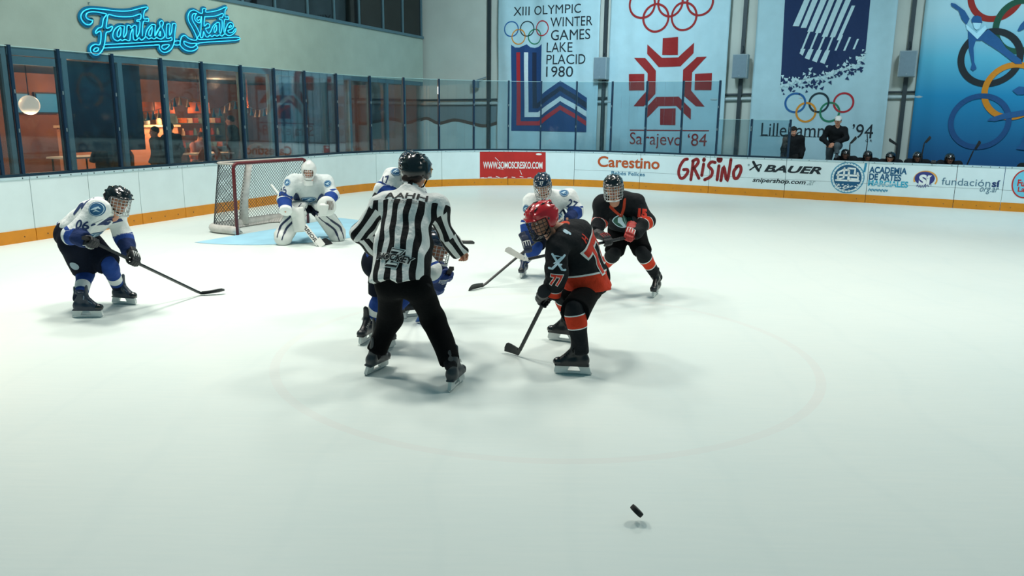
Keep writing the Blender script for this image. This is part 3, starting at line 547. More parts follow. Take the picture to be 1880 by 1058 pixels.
# ------------------------------------------------------------------ protective glass: pane and the post on its right
PANE = glass_mat('arena_glass', '#e4eef1', .012, .014)
EDGE = mat('polished_glass_edge', '#a9cfd2', .2, noise=.02)
BLUEPOST = mat('post_blue_steel', '#10314a', .4, metal=.3)
posts = [-16.5, -15.4, -14.3, -13.2, -12.1, -11.0, -9.9, -8.74, -8.4, -7.55, -6.48, -5.37, -4.31, -3.16, -2.06, -.93, .37, 1.62, 2.75, 3.86, 4.92, 5.95, 6.9, 7.93, 8.97, 10.0, 11.06, 12.08, 13.0, 14.0]
ordn = ['first', 'second', 'third', 'fourth', 'fifth', 'sixth', 'seventh', 'eighth', 'ninth', 'tenth', 'eleventh', 'twelfth', 'thirteenth', 'fourteenth', 'fifteenth', 'sixteenth', 'seventeenth', 'eighteenth', 'nineteenth', 'twentieth', 'twenty-first', 'twenty-second', 'twenty-third', 'twenty-fourth']
vis = 0
for i in range(len(posts)-1):
    s0, s1 = posts[i]+.025, posts[i+1]-.025; low = s0 > 12; top = 2.02 if low else 3.03
    if s0 < -13.5: continue
    r = empty('safety_glass', rail((s0+s1)/2, .09, HB+.045))
    if posts[i+1] > -8.8:
        lab = ('lower clear glass pane beside the bench, %s of two' % ('left' if s0 < 12.5 else 'right')) if low else '%s tall clear glass pane on the boards counting from the left edge' % ordn[vis]; vis += 1
    else: lab = 'tall clear glass pane on the boards out of the picture to the left'
    tag(r, lab, 'glass', 'safety glass around the ice')
    n_ = 4 if -1 < s1 and s0 < ARC+.3 else 1
    b = MB(); e = MB()
    for k in range(n_):
        a = s0+(s1-s0)*k/n_; c = s0+(s1-s0)*(k+1)/n_
        b.hexa([rail(a, .084, HB+.03), rail(c, .084, HB+.03), rail(c, .096, HB+.03), rail(a, .096, HB+.03), rail(a, .084, top), rail(c, .084, top), rail(c, .096, top), rail(a, .096, top)])
        e.hexa([rail(a, .083, top), rail(c, .083, top), rail(c, .097, top), rail(a, .097, top), rail(a, .083, top+.008), rail(c, .083, top+.008), rail(c, .097, top+.008), rail(a, .097, top+.008)])
    b.build('pane', PANE, r); e.build('top_edge', EDGE, r)
    p = rail(posts[i+1], .09); d = (rail(posts[i+1]+.01)-rail(posts[i+1]-.01)).normalized(); nn = Vector((-d.y, d.x, 0))
    t = MB(); t.box(p+Zv*((HB+.02+top+.02)/2), d, nn, Zv, .024, .035, (top+.02-HB-.02)/2)
    t.build('post', BLUEPOST, r)
    k_ = MB()
    for zz in (1.75, 2.35): k_.box(p-nn*.04+Zv*min(zz, top-.2), d, nn, Zv, .008, .008, .03)
    k_.build('clip', mat('clip_steel', '#8fa5aa', .4, metal=.7), r)

# ------------------------------------------------------------------ advertising stuck on the boards
ADM = dict(adwhite=mat('ad_white_ink', '#dfe6e4', .5), rust=mat('ad_rust_ink', '#b34d1b', .5), tealtext=mat('ad_teal_ink', '#1c6d8f', .5), ink=mat('ad_black_ink', '#0d1c25', .5), fade=mat('ad_worn_ink', '#8ea3a6', .6),
 deepblue=mat('ad_deep_blue_ink', '#0b5379', .5), cyantext=mat('ad_cyan_ink', '#2f9fbd', .6), slate=mat('ad_slate_ink', '#4d7388', .5), navytext=mat('ad_navy_ink', '#183668', .5), adred=mat('ad_red_ink', '#b3241d', .5),
 webred=mat('ad_red_vinyl', '#b41f1a', .45, noise=.1, scale=5), gris=mat('ad_crimson_ink', '#84141a', .5), violet=mat('ad_violet_ink', '#2b3478', .5), amber=mat('ad_amber_ink', '#d99a45', .5), aqua=mat('ad_aqua_ink', '#6cc0d8', .5), sky=mat('ad_blue_ink', '#2a86a8', .5))
def onboard(off): return lambda s, z: rail(s, -off, z)
def advert(name, lab, s, z):
    return empty(name, rail(s, -.004, z), lab, 'advertisement')
def words(r, key):
    for t, c, x0, y0, x1, y1, b_, sh_ in DATA['ADT'][key]:
        applied('lettering', fit_text(t, b_, sh_, (x0, min(y0, y1), x1, max(y0, y1))), onboard(.006), ADM[c], r, .12)
r = advert('advert_sticker', 'red web address sticker with white lettering on the far boards', 6.07, .6)
applied('backing', (DATA['ADP']['web'], [(0, 1, 2, 3)]), onboard(.003), ADM['webred'], r, .2); words(r, 'web')
sc = [ribbon2d([(5.085+.02, .215+.01*math.sin(k)), (5.3+.3*k, .212)], .012) for k in range(3)]+[ribbon2d([(5.1+.24*k, .225+.02*(k % 3)), (5.2+.24*k, .235+.012*(k % 2))], .016) for k in range(8)]+[disc2d(6.86, .93, .09, .03, 10), ribbon2d([(5.55, .82), (5.66, .72)], .014), ribbon2d([(6.3, .45), (6.36, .32)], .014), ribbon2d([(5.6, .5), (5.8, .47)], .008)]
applied('scuff_marks', merge2d(*sc), onboard(.007), ADM['adwhite'], r, .3)
r = advert('advert_lettering', 'orange-brown word advert with small teal line under it', 9.9, .7); words(r, 'care')
r = advert('advert_lettering', 'large hand-drawn crimson word on the boards', 12.1, .6)
for k, pl in enumerate(DATA['GRIS']):
    applied('brush_stroke', ribbon2d(spline2d(pl, 4), .17 if k == 8 else (.1 if k == 5 else .085)), onboard(.006), ADM['gris'], r, .2)
applied('registered_dot', disc2d(13.0+.02, .83, .03, .03, 12), onboard(.006), ADM['fade'], r)
r = advert('advert_lettering', 'black slanted sports brand advert with web address below', 14.2, .6); words(r, 'bauer')
applied('emblem', merge2d(ribbon2d(spline2d(DATA['BX'][0], 4), .07), ribbon2d(spline2d(DATA['BX'][1], 4), .035)), onboard(.006), ADM['ink'], r, .2)
r = advert('advert_emblem', 'round blue martial arts crest with white monogram', DATA['CIR']['acad'][0], .6)
cx, cy, rx, ry = DATA['CIR']['acad']
applied('outer_ring', ring2d(cx, cy, rx, ry, .022), onboard(.004), ADM['sky'], r, .3)
applied('inner_disc', disc2d(cx, cy, rx*.83, ry*.83), onboard(.004), ADM['deepblue'], r, .3)
applied('dotted_ring', merge2d(*[disc2d(cx+rx*.91*math.cos(a), cy+ry*.91*math.sin(a), .011, .011, 6) for a in [math.pi*2*k/30 for k in range(30)]]), onboard(.006), ADM['sky'], r)
mg = []
for pl, w_ in (([(-.2, -.06), (-.2, .06), (-.1, .12), (0, .12)], .05), ([(-.22, 0), (.22, 0)], .05), ([(0, .16), (.14, .16), (.14, .05)], .05), ([(.02, .1), (.02, -.12)], .05), ([(.2, .06), (.22, -.08), (.06, -.08)], .05), ([(-.08, .16), (-.08, -.06), (-.2, -.1)], .045), ([(-.24, -.12), (.24, -.12)], .04)):
    mg.append(ribbon2d([(cx+x*1.15, cy+.06+y*1.1) for x, y in pl], w_))
applied('monogram', merge2d(*mg), onboard(.006), ADM['adwhite'], r, .2)
wr = [disc2d(cx+random.uniform(-.28, .28), cy-.16-random.uniform(0, .16), random.uniform(.012, .035), random.uniform(.008, .02), 6) for _ in range(34)]
applied('worn_print', merge2d(*wr), onboard(.007), ADM['adwhite'], r)
applied('slash', (DATA['SLASH'], [(0, 1, 2, 3)]), onboard(.005), ADM['sky'], r)
r = advert('advert_lettering', 'blue academy wording in three stacked lines beside the round crest', 16.5, .6); words(r, 'acad')
s0, z0 = 16.03, .30
applied('script_line', merge2d(*[ribbon2d(spline2d([(s0+.045+.075*k-.025, z0), (s0+.045+.075*k, z0+.06), (s0+.045+.075*k+.025, z0+.01), (s0+.045+.075*k+.04, z0+.05)], 3), .018) for k in range(6)]), onboard(.006), ADM['sky'], r)
wr = [ribbon2d([(16.03+random.uniform(0, .75), .43+random.uniform(0, .1)), (16.03+random.uniform(0, .75), .43+random.uniform(0, .1))], .007) for _ in range(9)]
applied('worn_print', merge2d(*wr), onboard(.007), BOARD, r)
r = advert('advert_emblem', 'violet oval emblem with amber swoosh and white word', DATA['CIR']['si'][0], .6)
cx, cy, rx, ry = DATA['CIR']['sio']; applied('swoosh', ring2d(cx, cy, rx, ry, .035, 50, -.5, 3.5), onboard(.004), ADM['amber'], r)
cx, cy, rx, ry = DATA['CIR']['si']; applied('oval', disc2d(cx, cy, rx, ry), onboard(.005), ADM['violet'], r); words(r, 'si')
applied('script_line', merge2d(*[ribbon2d(spline2d([(cx-.16+.055*k, cy-.2-.02*k+.006*k*k), (cx-.14+.055*k, cy-.16-.02*k+.006*k*k), (cx-.12+.055*k, cy-.21-.02*k+.006*k*k)], 3), .014) for k in range(6)]), onboard(.006), ADM['violet'], r)
r = advert('advert_lettering', 'thin grey-blue foundation wording with bold navy ending', 18.1, .6); words(r, 'fund')
r = advert('advert_emblem', 'round aqua emblem with red ring cut off by the right edge of the picture', DATA['CIR']['round'][0], .6)
cx, cy, rx, ry = DATA['CIR']['round']; applied('disc', disc2d(cx, cy, rx, ry), onboard(.004), ADM['aqua'], r); applied('ring', ring2d(cx, cy, rx+.02, ry+.02, .03), onboard(.006), ADM['adred'], r); words(r, 'round')

# ------------------------------------------------------------------ walls
CONC = mat('painted_concrete', '#a9bcb2', .9, noise=.06, scale=2.2, bump=.1, bscale=25)
WHITEW = mat('plaster_wall_white', '#b9c3bd', .9, noise=.05, scale=1.5, bump=.06, bscale=30)
FRAME = mat('aluminium_frame', '#5d7f8c', .45, metal=.3, noise=.05)
def lw_box(b, s0, s1, z0, z1, d0, d1, mi=0):
    b.hexa([LW(s0, z0, d0), LW(s1, z0, d0), LW(s1, z0, d1), LW(s0, z0, d1), LW(s0, z1, d0), LW(s1, z1, d0), LW(s1, z1, d1), LW(s0, z1, d1)], mi)
def rw_box(b, s0, s1, z0, z1, d0, d1, mi=0):
    b.hexa([RW(s0, z0, d0), RW(s1, z0, d0), RW(s1, z0, d1), RW(s0, z0, d1), RW(s0, z1, d0), RW(s1, z1, d0), RW(s1, z1, d1), RW(s0, z1, d1)], mi)
b = MB(); lw_box(b, -12, 25.62, 3.15, 4.60, 0, .25); lw_box(b, -12, 25.62, 6.6, 9.5, 0, .25); structure(b.build('wall_left', CONC))
b = MB(); rw_box(b, -22, 16, 0, 9.5, 0, -.25); structure(b.build('wall_back', WHITEW))
b = MB(); lw_box(b, -12, 25.62, 4.60, 4.68, -.05, .2); structure(b.build('trim_3', FRAME))
# upper gallery windows
DGLASS = glass_mat('dark_gallery_glass', '#5d6a70', .05, .03, '#6b7f86')
UM = DATA['UMULL']; um = [UM[0]-1.25*k for k in range(6, 0, -1)]+UM
b = MB()
for s in um: lw_box(b, s-.03, s+.03, 4.68, 6.6, -.02, .08)
structure(b.build('window_1', FRAME))
for i in range(len(um)-1):
    p = MB(); lw_box(p, um[i]+.03, um[i+1]-.03, 4.68, 6.6, .02, .03)
    structure(p.build('window_%d' % (i+2), DGLASS))
DARKROOM = mat('dark_room_paint', '#14181a', .9); BROWN = mat('brown_partition', '#4a4741', .8)
b = MB(); lw_box(b, 8, 25.6, 4.5, 4.6, .25, 4); lw_box(b, 8, 25.6, 4.6, 6.8, 4, 4.1); lw_box(b, 25.55, 25.62, 4.6, 6.8, .25, 4); structure(b.build('wall_gallery', DARKROOM))
b = MB(); lw_box(b, 24.2, 25.5, 4.6, 6.8, .35, .4); structure(b.build('wall_partition', BROWN))
# lower glazed front of the cafe
MU = DATA['MULL']
b = MB()
lw_box(b, -12, 25.62, 3.02, 3.15, .02, .14)
for s in [MU[0]-1.2*k for k in range(4, 0, -1)]: lw_box(b, s-.05, s+.05, .1, 3.02, .02, .14)
for i, s in enumerate(MU): lw_box(b, s-.055, s+.055, .1, 3.02, .02, .14)
lw_box(b, -12, 25.62, 0, .12, .02, .14)
lw_box(b, MU[0]+.08, MU[1]-.08, 2.86, 3.0, .03, .12); lw_box(b, MU[0]+.06, MU[0]+.16, .1, 2.9, .03, .12); lw_box(b, MU[1]-.16, MU[1]-.06, .1, 2.9, .03, .12)
structure(b.build('window_30', FRAME))
CGLASS = glass_mat('cafe_glass', '#e6eaea', .015, .01, '#7c98a0')
ms = [MU[0]-1.2*k for k in range(4, 0, -1)]+MU+[25.6]
for i in range(len(ms)-1):
    p = MB(); lw_box(p, ms[i]+.055, ms[i+1]-.055, .12, 3.02, .07, .08); structure(p.build('window_%d' % (31+i), CGLASS))
# inside of the cafe
CAFEW = mat('cafe_brown_wall', '#8a5f4e', .9, noise=.32, scale=1.6); CAFEC = mat('cafe_dark_ceiling', '#15191c', .9); CAFEF = mat('cafe_floor_tiles', '#6d5c52', .5, noise=.1)
b = MB(); lw_box(b, 5, 25.6, 0, 3.15, 7.4, 7.5); lw_box(b, 25.5, 25.6, 0, 3.15, .2, 7.4); lw_box(b, 5, 5.1, 0, 3.15, .2, 7.4); structure(b.build('wall_cafe', CAFEW))
b = MB(); lw_box(b, 5, 25.6, 3.05, 3.15, .2, 7.5); structure(b.build('ceiling', CAFEC))
b = MB(); lw_box(b, 5, 25.6, .003, .03, .15, 7.5); structure(b.build('floor_cafe', CAFEF))

# ------------------------------------------------------------------ neon sign on the concrete band
NEON = mat('neon_tube_cyan', '#3fd0f4', .3, emit='#35d6ff', estr=1.35); NBACK = mat('neon_backing_acrylic', '#116f94', .35)
r = empty('neon_sign', LW(13.9, 3.8, 0), 'glowing cyan neon script sign on the concrete band', 'neon sign')
bk = []
for pl in DATA['NEON']:
    V, F = ribbon2d(spline2d(pl, 3), .105); bk.append((V, F))
V, F = merge2d(*bk)
applied('backing', (V, F), lambda s, z: LW(s, z, -.035), NBACK, r, .5)
for pl in DATA['NEON']:
    t = MB(); t.tube([LW(s, z, -.06) for s, z in spline2d(pl, 4)], .0115, 6); t.build('neon_tube', NEON, r, True)
t = MB()
for s, z in ((12.2, 3.3), (13.2, 3.45), (14.5, 3.6), (15.6, 3.85), (12.0, 4.1)): t.tube([LW(s, z, 0), LW(s, z, -.04)], .012, 6)
t.build('standoff', FRAME, r)

# ------------------------------------------------------------------ banners
BCOL = dict(blue=mat('banner_blue_ink', '#1d5f9b', .8), black=mat('banner_black_ink', '#16303a', .8), red=mat('banner_red_ink', '#a8232f', .8), yellow=mat('banner_amber_ink', '#cf8a28', .8), green=mat('banner_green_ink', '#1f7a5a', .8),
 navy=mat('banner_navy_ink', '#123f74', .8), dark=mat('banner_midnight_ink', '#0d2340', .8), white=mat('banner_white_ink', '#c9dde2', .8), maroon=mat('banner_maroon_ink', '#8d1a1c', .8), ink=mat('banner_text_ink', '#14232d', .8),
 deep=mat('banner_deep_navy_ink', '#0c2c58', .8), pale=mat('banner_pale_ink', '#b7d6de', .8), figure=mat('banner_figure_blue', '#1a568c', .8), ice=mat('banner_ice_blue', '#a9dcee', .8),
 dred=mat('banner_dark_red_ink', '#8f2018', .8), dgreen=mat('banner_dark_green_ink', '#0f4f3c', .8), dyel=mat('banner_ochre_ink', '#c9811a', .8), dblue=mat('banner_royal_ink', '#0f4a7f', .8), dblack=mat('banner_soft_black_ink', '#152128', .8))
CLOTH = mat('banner_cloth_pale', '#a9cdd8', .9, noise=.05, scale=3, bump=.15, bscale=8)
def blue_cloth():
    m, nt, b = nodes_of('banner_cloth_blue'); b.inputs['Roughness'].default_value = .85
    ge = nt.nodes.new('ShaderNodeNewGeometry'); sx = nt.nodes.new('ShaderNodeSeparateXYZ'); nt.links.new(ge.outputs['Position'], sx.inputs[0])
    mr = nt.nodes.new('ShaderNodeMapRange'); mr.inputs[1].default_value = 1.0; mr.inputs[2].default_value = 4.8; nt.links.new(sx.outputs['Z'], mr.inputs[0])
    rp = nt.nodes.new('ShaderNodeValToRGB'); e = rp.color_ramp.elements
    e[0].position = 0; e[0].color = srgb('#0d5184'); e[1].position = 1; e[1].color = srgb('#a5cfdb'); x = e.new(.45); x.color = srgb('#1684b4'); x = e.new(.7); x.color = srgb('#58b0cd')
    nt.links.new(mr.outputs[0], rp.inputs[0]); nt.links.new(rp.outputs[0], b.inputs['Base Color']); return m
CLOTHB = blue_cloth()
def wave(s, z, k): return .16+.035*math.sin(s*4.1+k+z*.25)+.02*math.sin(s*9.3+2*k+z*.6)+.018*math.sin(z*2.1+s*1.7+k)
def banner(k, lab, s0, s1, z0, z1, cloth, skew=0.0):
    r = empty('hanging_banner', RW((s0+s1)/2, z0, .1), lab, 'banner', 'games banners on the end wall')
    b = MB(); nx, nz = 60, 60
    for j in range(nz+1):
        for i in range(nx+1):
            z = z0+(z1-z0)*j/nz; s = s0+(s1-s0)*i/nx
            b.v.append(RW(s, z, wave(s, z, k)))
    b.f = [(j*(nx+1)+i, j*(nx+1)+i+1, (j+1)*(nx+1)+i+1, (j+1)*(nx+1)+i) for j in range(nz) for i in range(nx)]
    o = b.build('cloth', cloth, r, True)
    md = o.modifiers.new('thickness', 'SOLIDIFY'); md.thickness = .004; md.offset = 0
    t = MB(); t.tube([RW(s0-.05, z1, .16), RW(s1+.05, z1, .16)], .03, 8); t.build('top_bar', mat('banner_bar_steel', '#39464c', .5, metal=.6), r, True)
    def fn(off): return lambda s, z: RW(s, z, wave(s, z, k)+off)
    return r, fn
BO = DATA['BOUT']
r, fn = banner(1, 'pale banner with blue striped mountain emblem and five thin rings', BO[0][0], BO[0][1], .55, 7.2, CLOTH)
for c, pl in DATA['B1P']: applied('emblem_band' if c != 'navy' else 'emblem', (pl, [tuple(range(len(pl)))]), fn(.012 if c == 'navy' else .02), BCOL[c], r, .15)
for c, x, y, rx, ry, t in DATA['B1R']: applied('ring', ring2d(x, y, rx, ry, t), fn(.012), BCOL[c], r, .3)
for t, x0, y0, x1, y1 in DATA['B1T']: applied('lettering', fit_text(t, 0, 0, (x0, y0, x1, y1)), fn(.012), BCOL['ink'], r, .15)
r, fn = banner(2.2, 'pale banner with red snowflake of blocks and brackets under red rings', BO[1][0], BO[1][1], .55, 7.2, CLOTH)
for c, pl in DATA['B2P']: applied('emblem_block', (pl, [tuple(range(len(pl)))]), fn(.012), BCOL[c], r, .15)
for c, x, y, rx, ry, t in DATA['B2R']: applied('ring', ring2d(x, y, rx, ry, t), fn(.012), BCOL[c], r, .3)
for t, x0, y0, x1, y1 in DATA['B2T']: applied('lettering', fit_text(t, 0, 0, (x0, y0, x1, y1)), fn(.012), BCOL['maroon'], r, .15)
r, fn = banner(3.7, 'pale banner with navy block, slanted white stripes and five rings', BO[2][0], BO[2][1], .45, 7.2, CLOTH)
for i, (c, pl) in enumerate(DATA['B3P']): applied('navy_field' if i == 0 else 'stripe', (pl, [tuple(range(len(pl)))]), fn(.012 if i == 0 else .02), BCOL['deep' if c == 'navy' else 'pale'], r, .2)
sp = DATA['B3S']; W1 = []; W2 = []
for _ in range(170):
    t = random.uniform(0, len(sp)-1.001); i = int(t); f = t-i; x = sp[i][0]*(1-f)+sp[i+1][0]*f; z = sp[i][1]*(1-f)+sp[i+1][1]*f
    dz = random.gauss(0, .12); a = random.uniform(0, 6.28); q = random.uniform(.03, .075)
    tri = [(x+q*math.cos(a+k*2.1+random.uniform(-.4, .4)), z+dz+q*math.sin(a+k*2.1)) for k in range(3)]
    (W1 if dz > -.02 else W2).append((tri, [(0, 1, 2)]))
applied('shard_pattern', merge2d(*W1), fn(.02), BCOL['pale'], r); applied('shard_pattern', merge2d(*W2), fn(.016), BCOL['deep'], r)
for c, x, y, rx, ry, t in DATA['B3R']: applied('ring', ring2d(x, y, rx, ry, t), fn(.012), BCOL[c], r, .3)
def serif_text(t, box, w):
    """text with small feet under its straight strokes"""
    return fit_text(t, -.012, 0, box)
for i, (t, x0, y0, x1, y1) in enumerate(DATA['B3T']): applied('lettering', fit_text(t, .0, 0, (x0, y0, x1, y1)), fn(.012), BCOL['ink'], r, .15)
ft = []
x0, y0, x1, y1 = DATA['B3T'][0][1:]
for fx in (.0, .05, .105, .133, .16, .245, .27, .355, .385, .42, .455, .49, .53, .57, .69, .705):
    xx = x0+(x1-x0)*fx; ft.append(([(xx-.025, y0-.004), (xx+.065, y0-.004), (xx+.065, y0+.012), (xx-.025, y0+.012)], [(0, 1, 2, 3)]))
applied('serifs', merge2d(*ft), fn(.0125), BCOL['ink'], r)
r, fn = banner(5.1, 'deep blue banner with big overlapping rings and skating figures', BO[3][0], BO[3][1], .4, 7.2, CLOTHB)
C4 = dict(red='dred', green='dgreen', black='dblack', yellow='dyel', blue='dblue')
for i, (c, x, y, rx, ry, t) in enumerate(DATA['B4R']): applied('ring', ring2d(x, y, rx, ry, t), fn(.012+.004*i), BCOL[C4[c]], r, .3)
for i, (c, pl) in enumerate(DATA['B4P']): applied('skating_figure', (pl, [tuple(range(len(pl)))]), fn(.036 if c == 'figure' else .04), BCOL[c], r, .2)

# poles, ducts and loudspeakers on the end wall
POLE = mat('wall_post_dark', '#2f3c42', .5, metal=.3); DUCT = mat('wall_duct_pale', '#a3b5b8', .5); SPK = mat('speaker_grille_grey', '#6f8794', .7, bump=.3, bscale=200); SPB = mat('speaker_case_pale', '#8fa2a8', .6)
for k, (s, lab) in enumerate(((-13.2, 'dark wall post left of the striped mountain banner'), (-9.08, 'dark wall post between the mountain banner and the red snowflake banner'), (-4.84, 'dark wall post between the red snowflake banner and the navy block banner'), (-.48, 'dark wall post between the navy block banner and the deep blue banner'))):
    t = MB(); rw_box(t, s-.055, s+.055, 0, 9.4, .02, .11)
    o = t.build('wall_post', POLE); tag(o, lab, 'post', 'posts on the end wall')
t = MB(); t.tube([RW(s, z, .06) for s, z in DATA['PIPE']], .05, 10); o = t.build('wall_duct', DUCT, smooth=True); tag(o, 'long pale pipe running along the end wall behind the banners', 'pipe')
t = MB(); t.tube([RW(s, z+.13, .05) for s, z in DATA['PIPE']], .03, 8); o = t.build('wall_rail', POLE, smooth=True); tag(o, 'thin dark rail just above the pale pipe on the end wall', 'rail')
for s, lab in ((-9.1, 'grey wall loudspeaker between the mountain banner and the red snowflake banner'), (-4.83, 'grey wall loudspeaker between the snowflake banner and the navy block banner'), (-.48, 'grey wall loudspeaker between the navy block banner and the deep blue banner')):
    e = empty('wall_loudspeaker', RW(s, 3.18, .2), lab, 'loudspeaker', 'loudspeakers on the end wall')
    t = MB(); rw_box(t, s-.215, s+.215, 3.18, 3.85, .14, .42); t.build('case', SPB, e, bevel=.015)
    t = MB(); rw_box(t, s-.19, s+.19, 3.2, 3.83, .42, .435); t.build('grille', SPK, e)
    t = MB(); t.ellipsoid(RW(s, 3.25, .437), (WW, MW, Zv), (.02, .01, .015), 8, 5); t.build('badge', SPB, e)
    t = MB(); t.tube([RW(s, 3.9, .1), RW(s+.03, 3.98, .14), RW(s, 4.1, .12)], .02, 6); t.build('cable', POLE, e)
t = MB(); rw_box(t, -13.75, -13.55, 2.95, 3.2, .1, .25); t.tube([RW(-13.65, 3.2, .12), RW(-13.3, 3.3, .08)], .02, 6); o = t.build('junction_box', SPK); tag(o, 'small grey box beside the leftmost wall post', 'box')
# painted snow hills behind the corner glass
HILL = mat('mural_snow_paint', '#a3c4ca', .9, noise=.08, scale=2); HILLB = mat('mural_brown_line', '#54483f', .9); GREYP = mat('mural_grey_paint', '#6f838a', .9, noise=.05)
r = empty('painted_mural', RW(-14.8, 1.2, .01), 'wall painting of rounded snow hills edged in brown in the corner', 'mural')
pl = DATA['MURAL']; mid = spline2d(pl[1:-1], 5)
applied('snow', (mid+[pl[-1], pl[0]], [tuple(range(len(mid)+2))]), lambda s, z: RW(s, z, .012), HILL, r, .4)
applied('outline', ribbon2d(mid, .11), lambda s, z: RW(s, z+.03, .016), HILLB, r, .4)
applied('backdrop', ([(-16, .9), (-12.9, .9), (-12.9, 2.38), (-16, 2.36)], [(0, 1, 2, 3)]), lambda s, z: RW(s, z, .006), GREYP, r, .5)

# ------------------------------------------------------------------ cafe things
CF = DATA['CAFE']
def lwloc(k): s, z, d = CF[k]; return s, z, d
BLIND = mat('blind_dark_blue', '#0b3a56', .8, noise=.15, scale=2); ORANGE = mat('lamp_shade_orange', '#d2622a', .6, emit='#ff6a25', estr=.7); BULB = mat('lamp_bulb_glow', '#fff0d8', .4, emit='#ffe2bd', estr=9)
for a, c, lab in ((11.42, 12.56, 'dark blue blind in the second cafe window from the left'), (12.72, 13.3, 'dark blue blind in the third cafe window from the left'), (16.34, 16.62, 'narrow dark blue blind in the middle cafe window'), (17.95, 18.5, 'dark blue blind in the window left of the goal crossbar'), (18.65, 19.1, 'dark blue blind in the window above the goal crossbar'), (22.3, 23.1, 'dark blue blind in the window nearest the wall corner')):
    t = MB(); lw_box(t, a, c, 1.25, 3.0, .2, .215)
    for k in range(7): lw_box(t, a, c, 1.3+.24*k, 1.32+.24*k, .19, .2)
    o = t.build('window_blind', BLIND); tag(o, lab, 'blind', 'blinds in the cafe windows')
def point(name, loc, pw, col, rad):
    l = bpy.data.lights.new(name, 'POINT'); l.energy = pw; l.color = srgb(col)[:3]; l.shadow_soft_size = rad
    o = bpy.data.objects.new(name, l); COL.objects.link(o); o.location = loc
for k, lab, w_ in (('lampA', 'orange drum pendant lamp seen in the third cafe window', .34), ('lampB', 'orange drum pendant lamp above the child in the pink top', .3), ('lampC', 'orange drum pendant lamp half hidden by a window frame', .26), ('lampD', 'tall narrow orange pendant lamp by the goal-side window', .12)):
    s, z, d = lwloc(k); e = empty('pendant_lamp', LW(s, z, d), lab, 'pendant lamp', 'orange lamps in the cafe')
    hh = .15 if k != 'lampD' else .4
    c = LW(s, z, d); t = MB()
    ring = lambda zz, rr: [c+Vector((rr*math.cos(2*math.pi*i/20), rr*math.sin(2*math.pi*i/20), zz)) for i in range(20)]
    t.add(ring(-hh, w_)+ring(hh, w_*.92)+ring(hh, w_*.88)+ring(-hh, w_*.96), [(a_*20+i, a_*20+(i+1) % 20, ((a_+1) % 4)*20+(i+1) % 20, ((a_+1) % 4)*20+i) for a_ in range(4) for i in range(20)])
    t.build('shade', ORANGE, e, True)
    t = MB(); t.ellipsoid(c-UB*.0-NB*(w_+.0)*.0-Zv*.03, (UB, NB, Zv), (.09, .09, .11) if k != 'lampD' else (.05, .05, .1)); t.build('bulb', BULB, e, True)
    t = MB(); t.tube([c+Zv*.08, Vector((c.x, c.y, 3.05))], .008, 5); t.build('cord', POLE, e)
    point('lamp_light', c-Zv*(hh+.12), 240, '#ffb07a', .1)
s, z, d = lwloc('globe'); e = empty('globe_lamp', LW(s, z, d), 'large white globe lamp in the leftmost cafe window', 'pendant lamp')
t = MB(); t.ellipsoid(LW(s, z, d), (UB, NB, Zv), (.2, .2, .2), 18, 12); t.build('globe', mat('globe_glow', '#fff0e0', .4, emit='#ffe7d0', estr=2.2), e, True)
t = MB(); t.tube([LW(s, z+.19, d), LW(s, 3.05, d)], .01, 5); t.build('cord', POLE, e); point('lamp_light', LW(s, z-.35, d), 110, '#ffc9a0', .15)
# bunting with paper tassels
TW = mat('tassel_cream_paper', '#e8cdb4', .8, emit='#e8c3a0', estr=.0); TB = mat('tassel_blue_paper', '#2b7fb4', .8)
bl = [lwloc('bl%d' % k) for k in range(8)]
path = spline2d([(s, z, d) for s, z, d in bl], 8)
e = empty('tassel_bunting', LW(*bl[2][:2], bl[2][2]), 'string of white and blue paper tassels hanging across the cafe windows', 'bunting')
t = MB(); t.tube([LW(s, z+.03, d) for s, z, d in path], .008, 5); t.build('string', mat('bunting_string', '#d8c8b8', .8), e)
for k in range(2, len(path)-1, 2):
    s, z, d = path[k]; t = MB(); c = LW(s, z+.02, d)
    t.tube([c, c-Zv*.05, c-Zv*.06, c-Zv*.2], [.012, .022, .018, .06], 8); t.build('tassel', TB if (k//2) % 3 == 2 or (k//2) % 5 == 1 else TW, e)
# counter with things on it
COUNTER = mat('counter_front_pink', '#d79c80', .7, noise=.1, scale=3); CTOP = mat('counter_top_cream', '#e3c7ad', .5)
e = empty('bar_counter', LW(16.4, 0, 4.2), 'long pinkish bar counter at the back of the cafe', 'counter')
t = MB(); lw_box(t, 14.6, 18.1, .03, 1.62, 3.95, 4.45); t.build('front', COUNTER, e); t = MB(); lw_box(t, 14.55, 18.15, 1.62, 1.68, 3.88, 4.5); t.build('worktop', CTOP, e)
JARS = [mat('jar_cream', '#e8c8aa', .5), mat('jar_terracotta', '#b5613c', .5), mat('jar_grey', '#9aa3a2', .5)]
for k in range(7):
    s = 15.05+.42*k; t = MB(); c = LW(s, 1.68, 4.1); hh = (.2, .26, .16)[k % 3]
    t.tube([c, c+Zv*.02, c+Zv*hh*.7, c+Zv*hh*.85, c+Zv*hh], [.06, .075, .075, .045, .05], 10); o = t.build('counter_jar', JARS[k % 3], smooth=True)
    tag(o, '%s storage jar on the bar counter, %s from its left end' % (('cream', 'terracotta', 'grey')[k % 3], ordn[k]), 'jar', 'jars on the bar counter')
e = empty('display_shelf', LW(19.3, 0, 4.3), 'open shelf unit packed with small goods behind the child in pink', 'shelf')
t = MB()
for zz in (.6, 1.0, 1.36, 1.72): lw_box(t, 18.3, 20.3, zz-.03, zz, 4.2, 4.6)
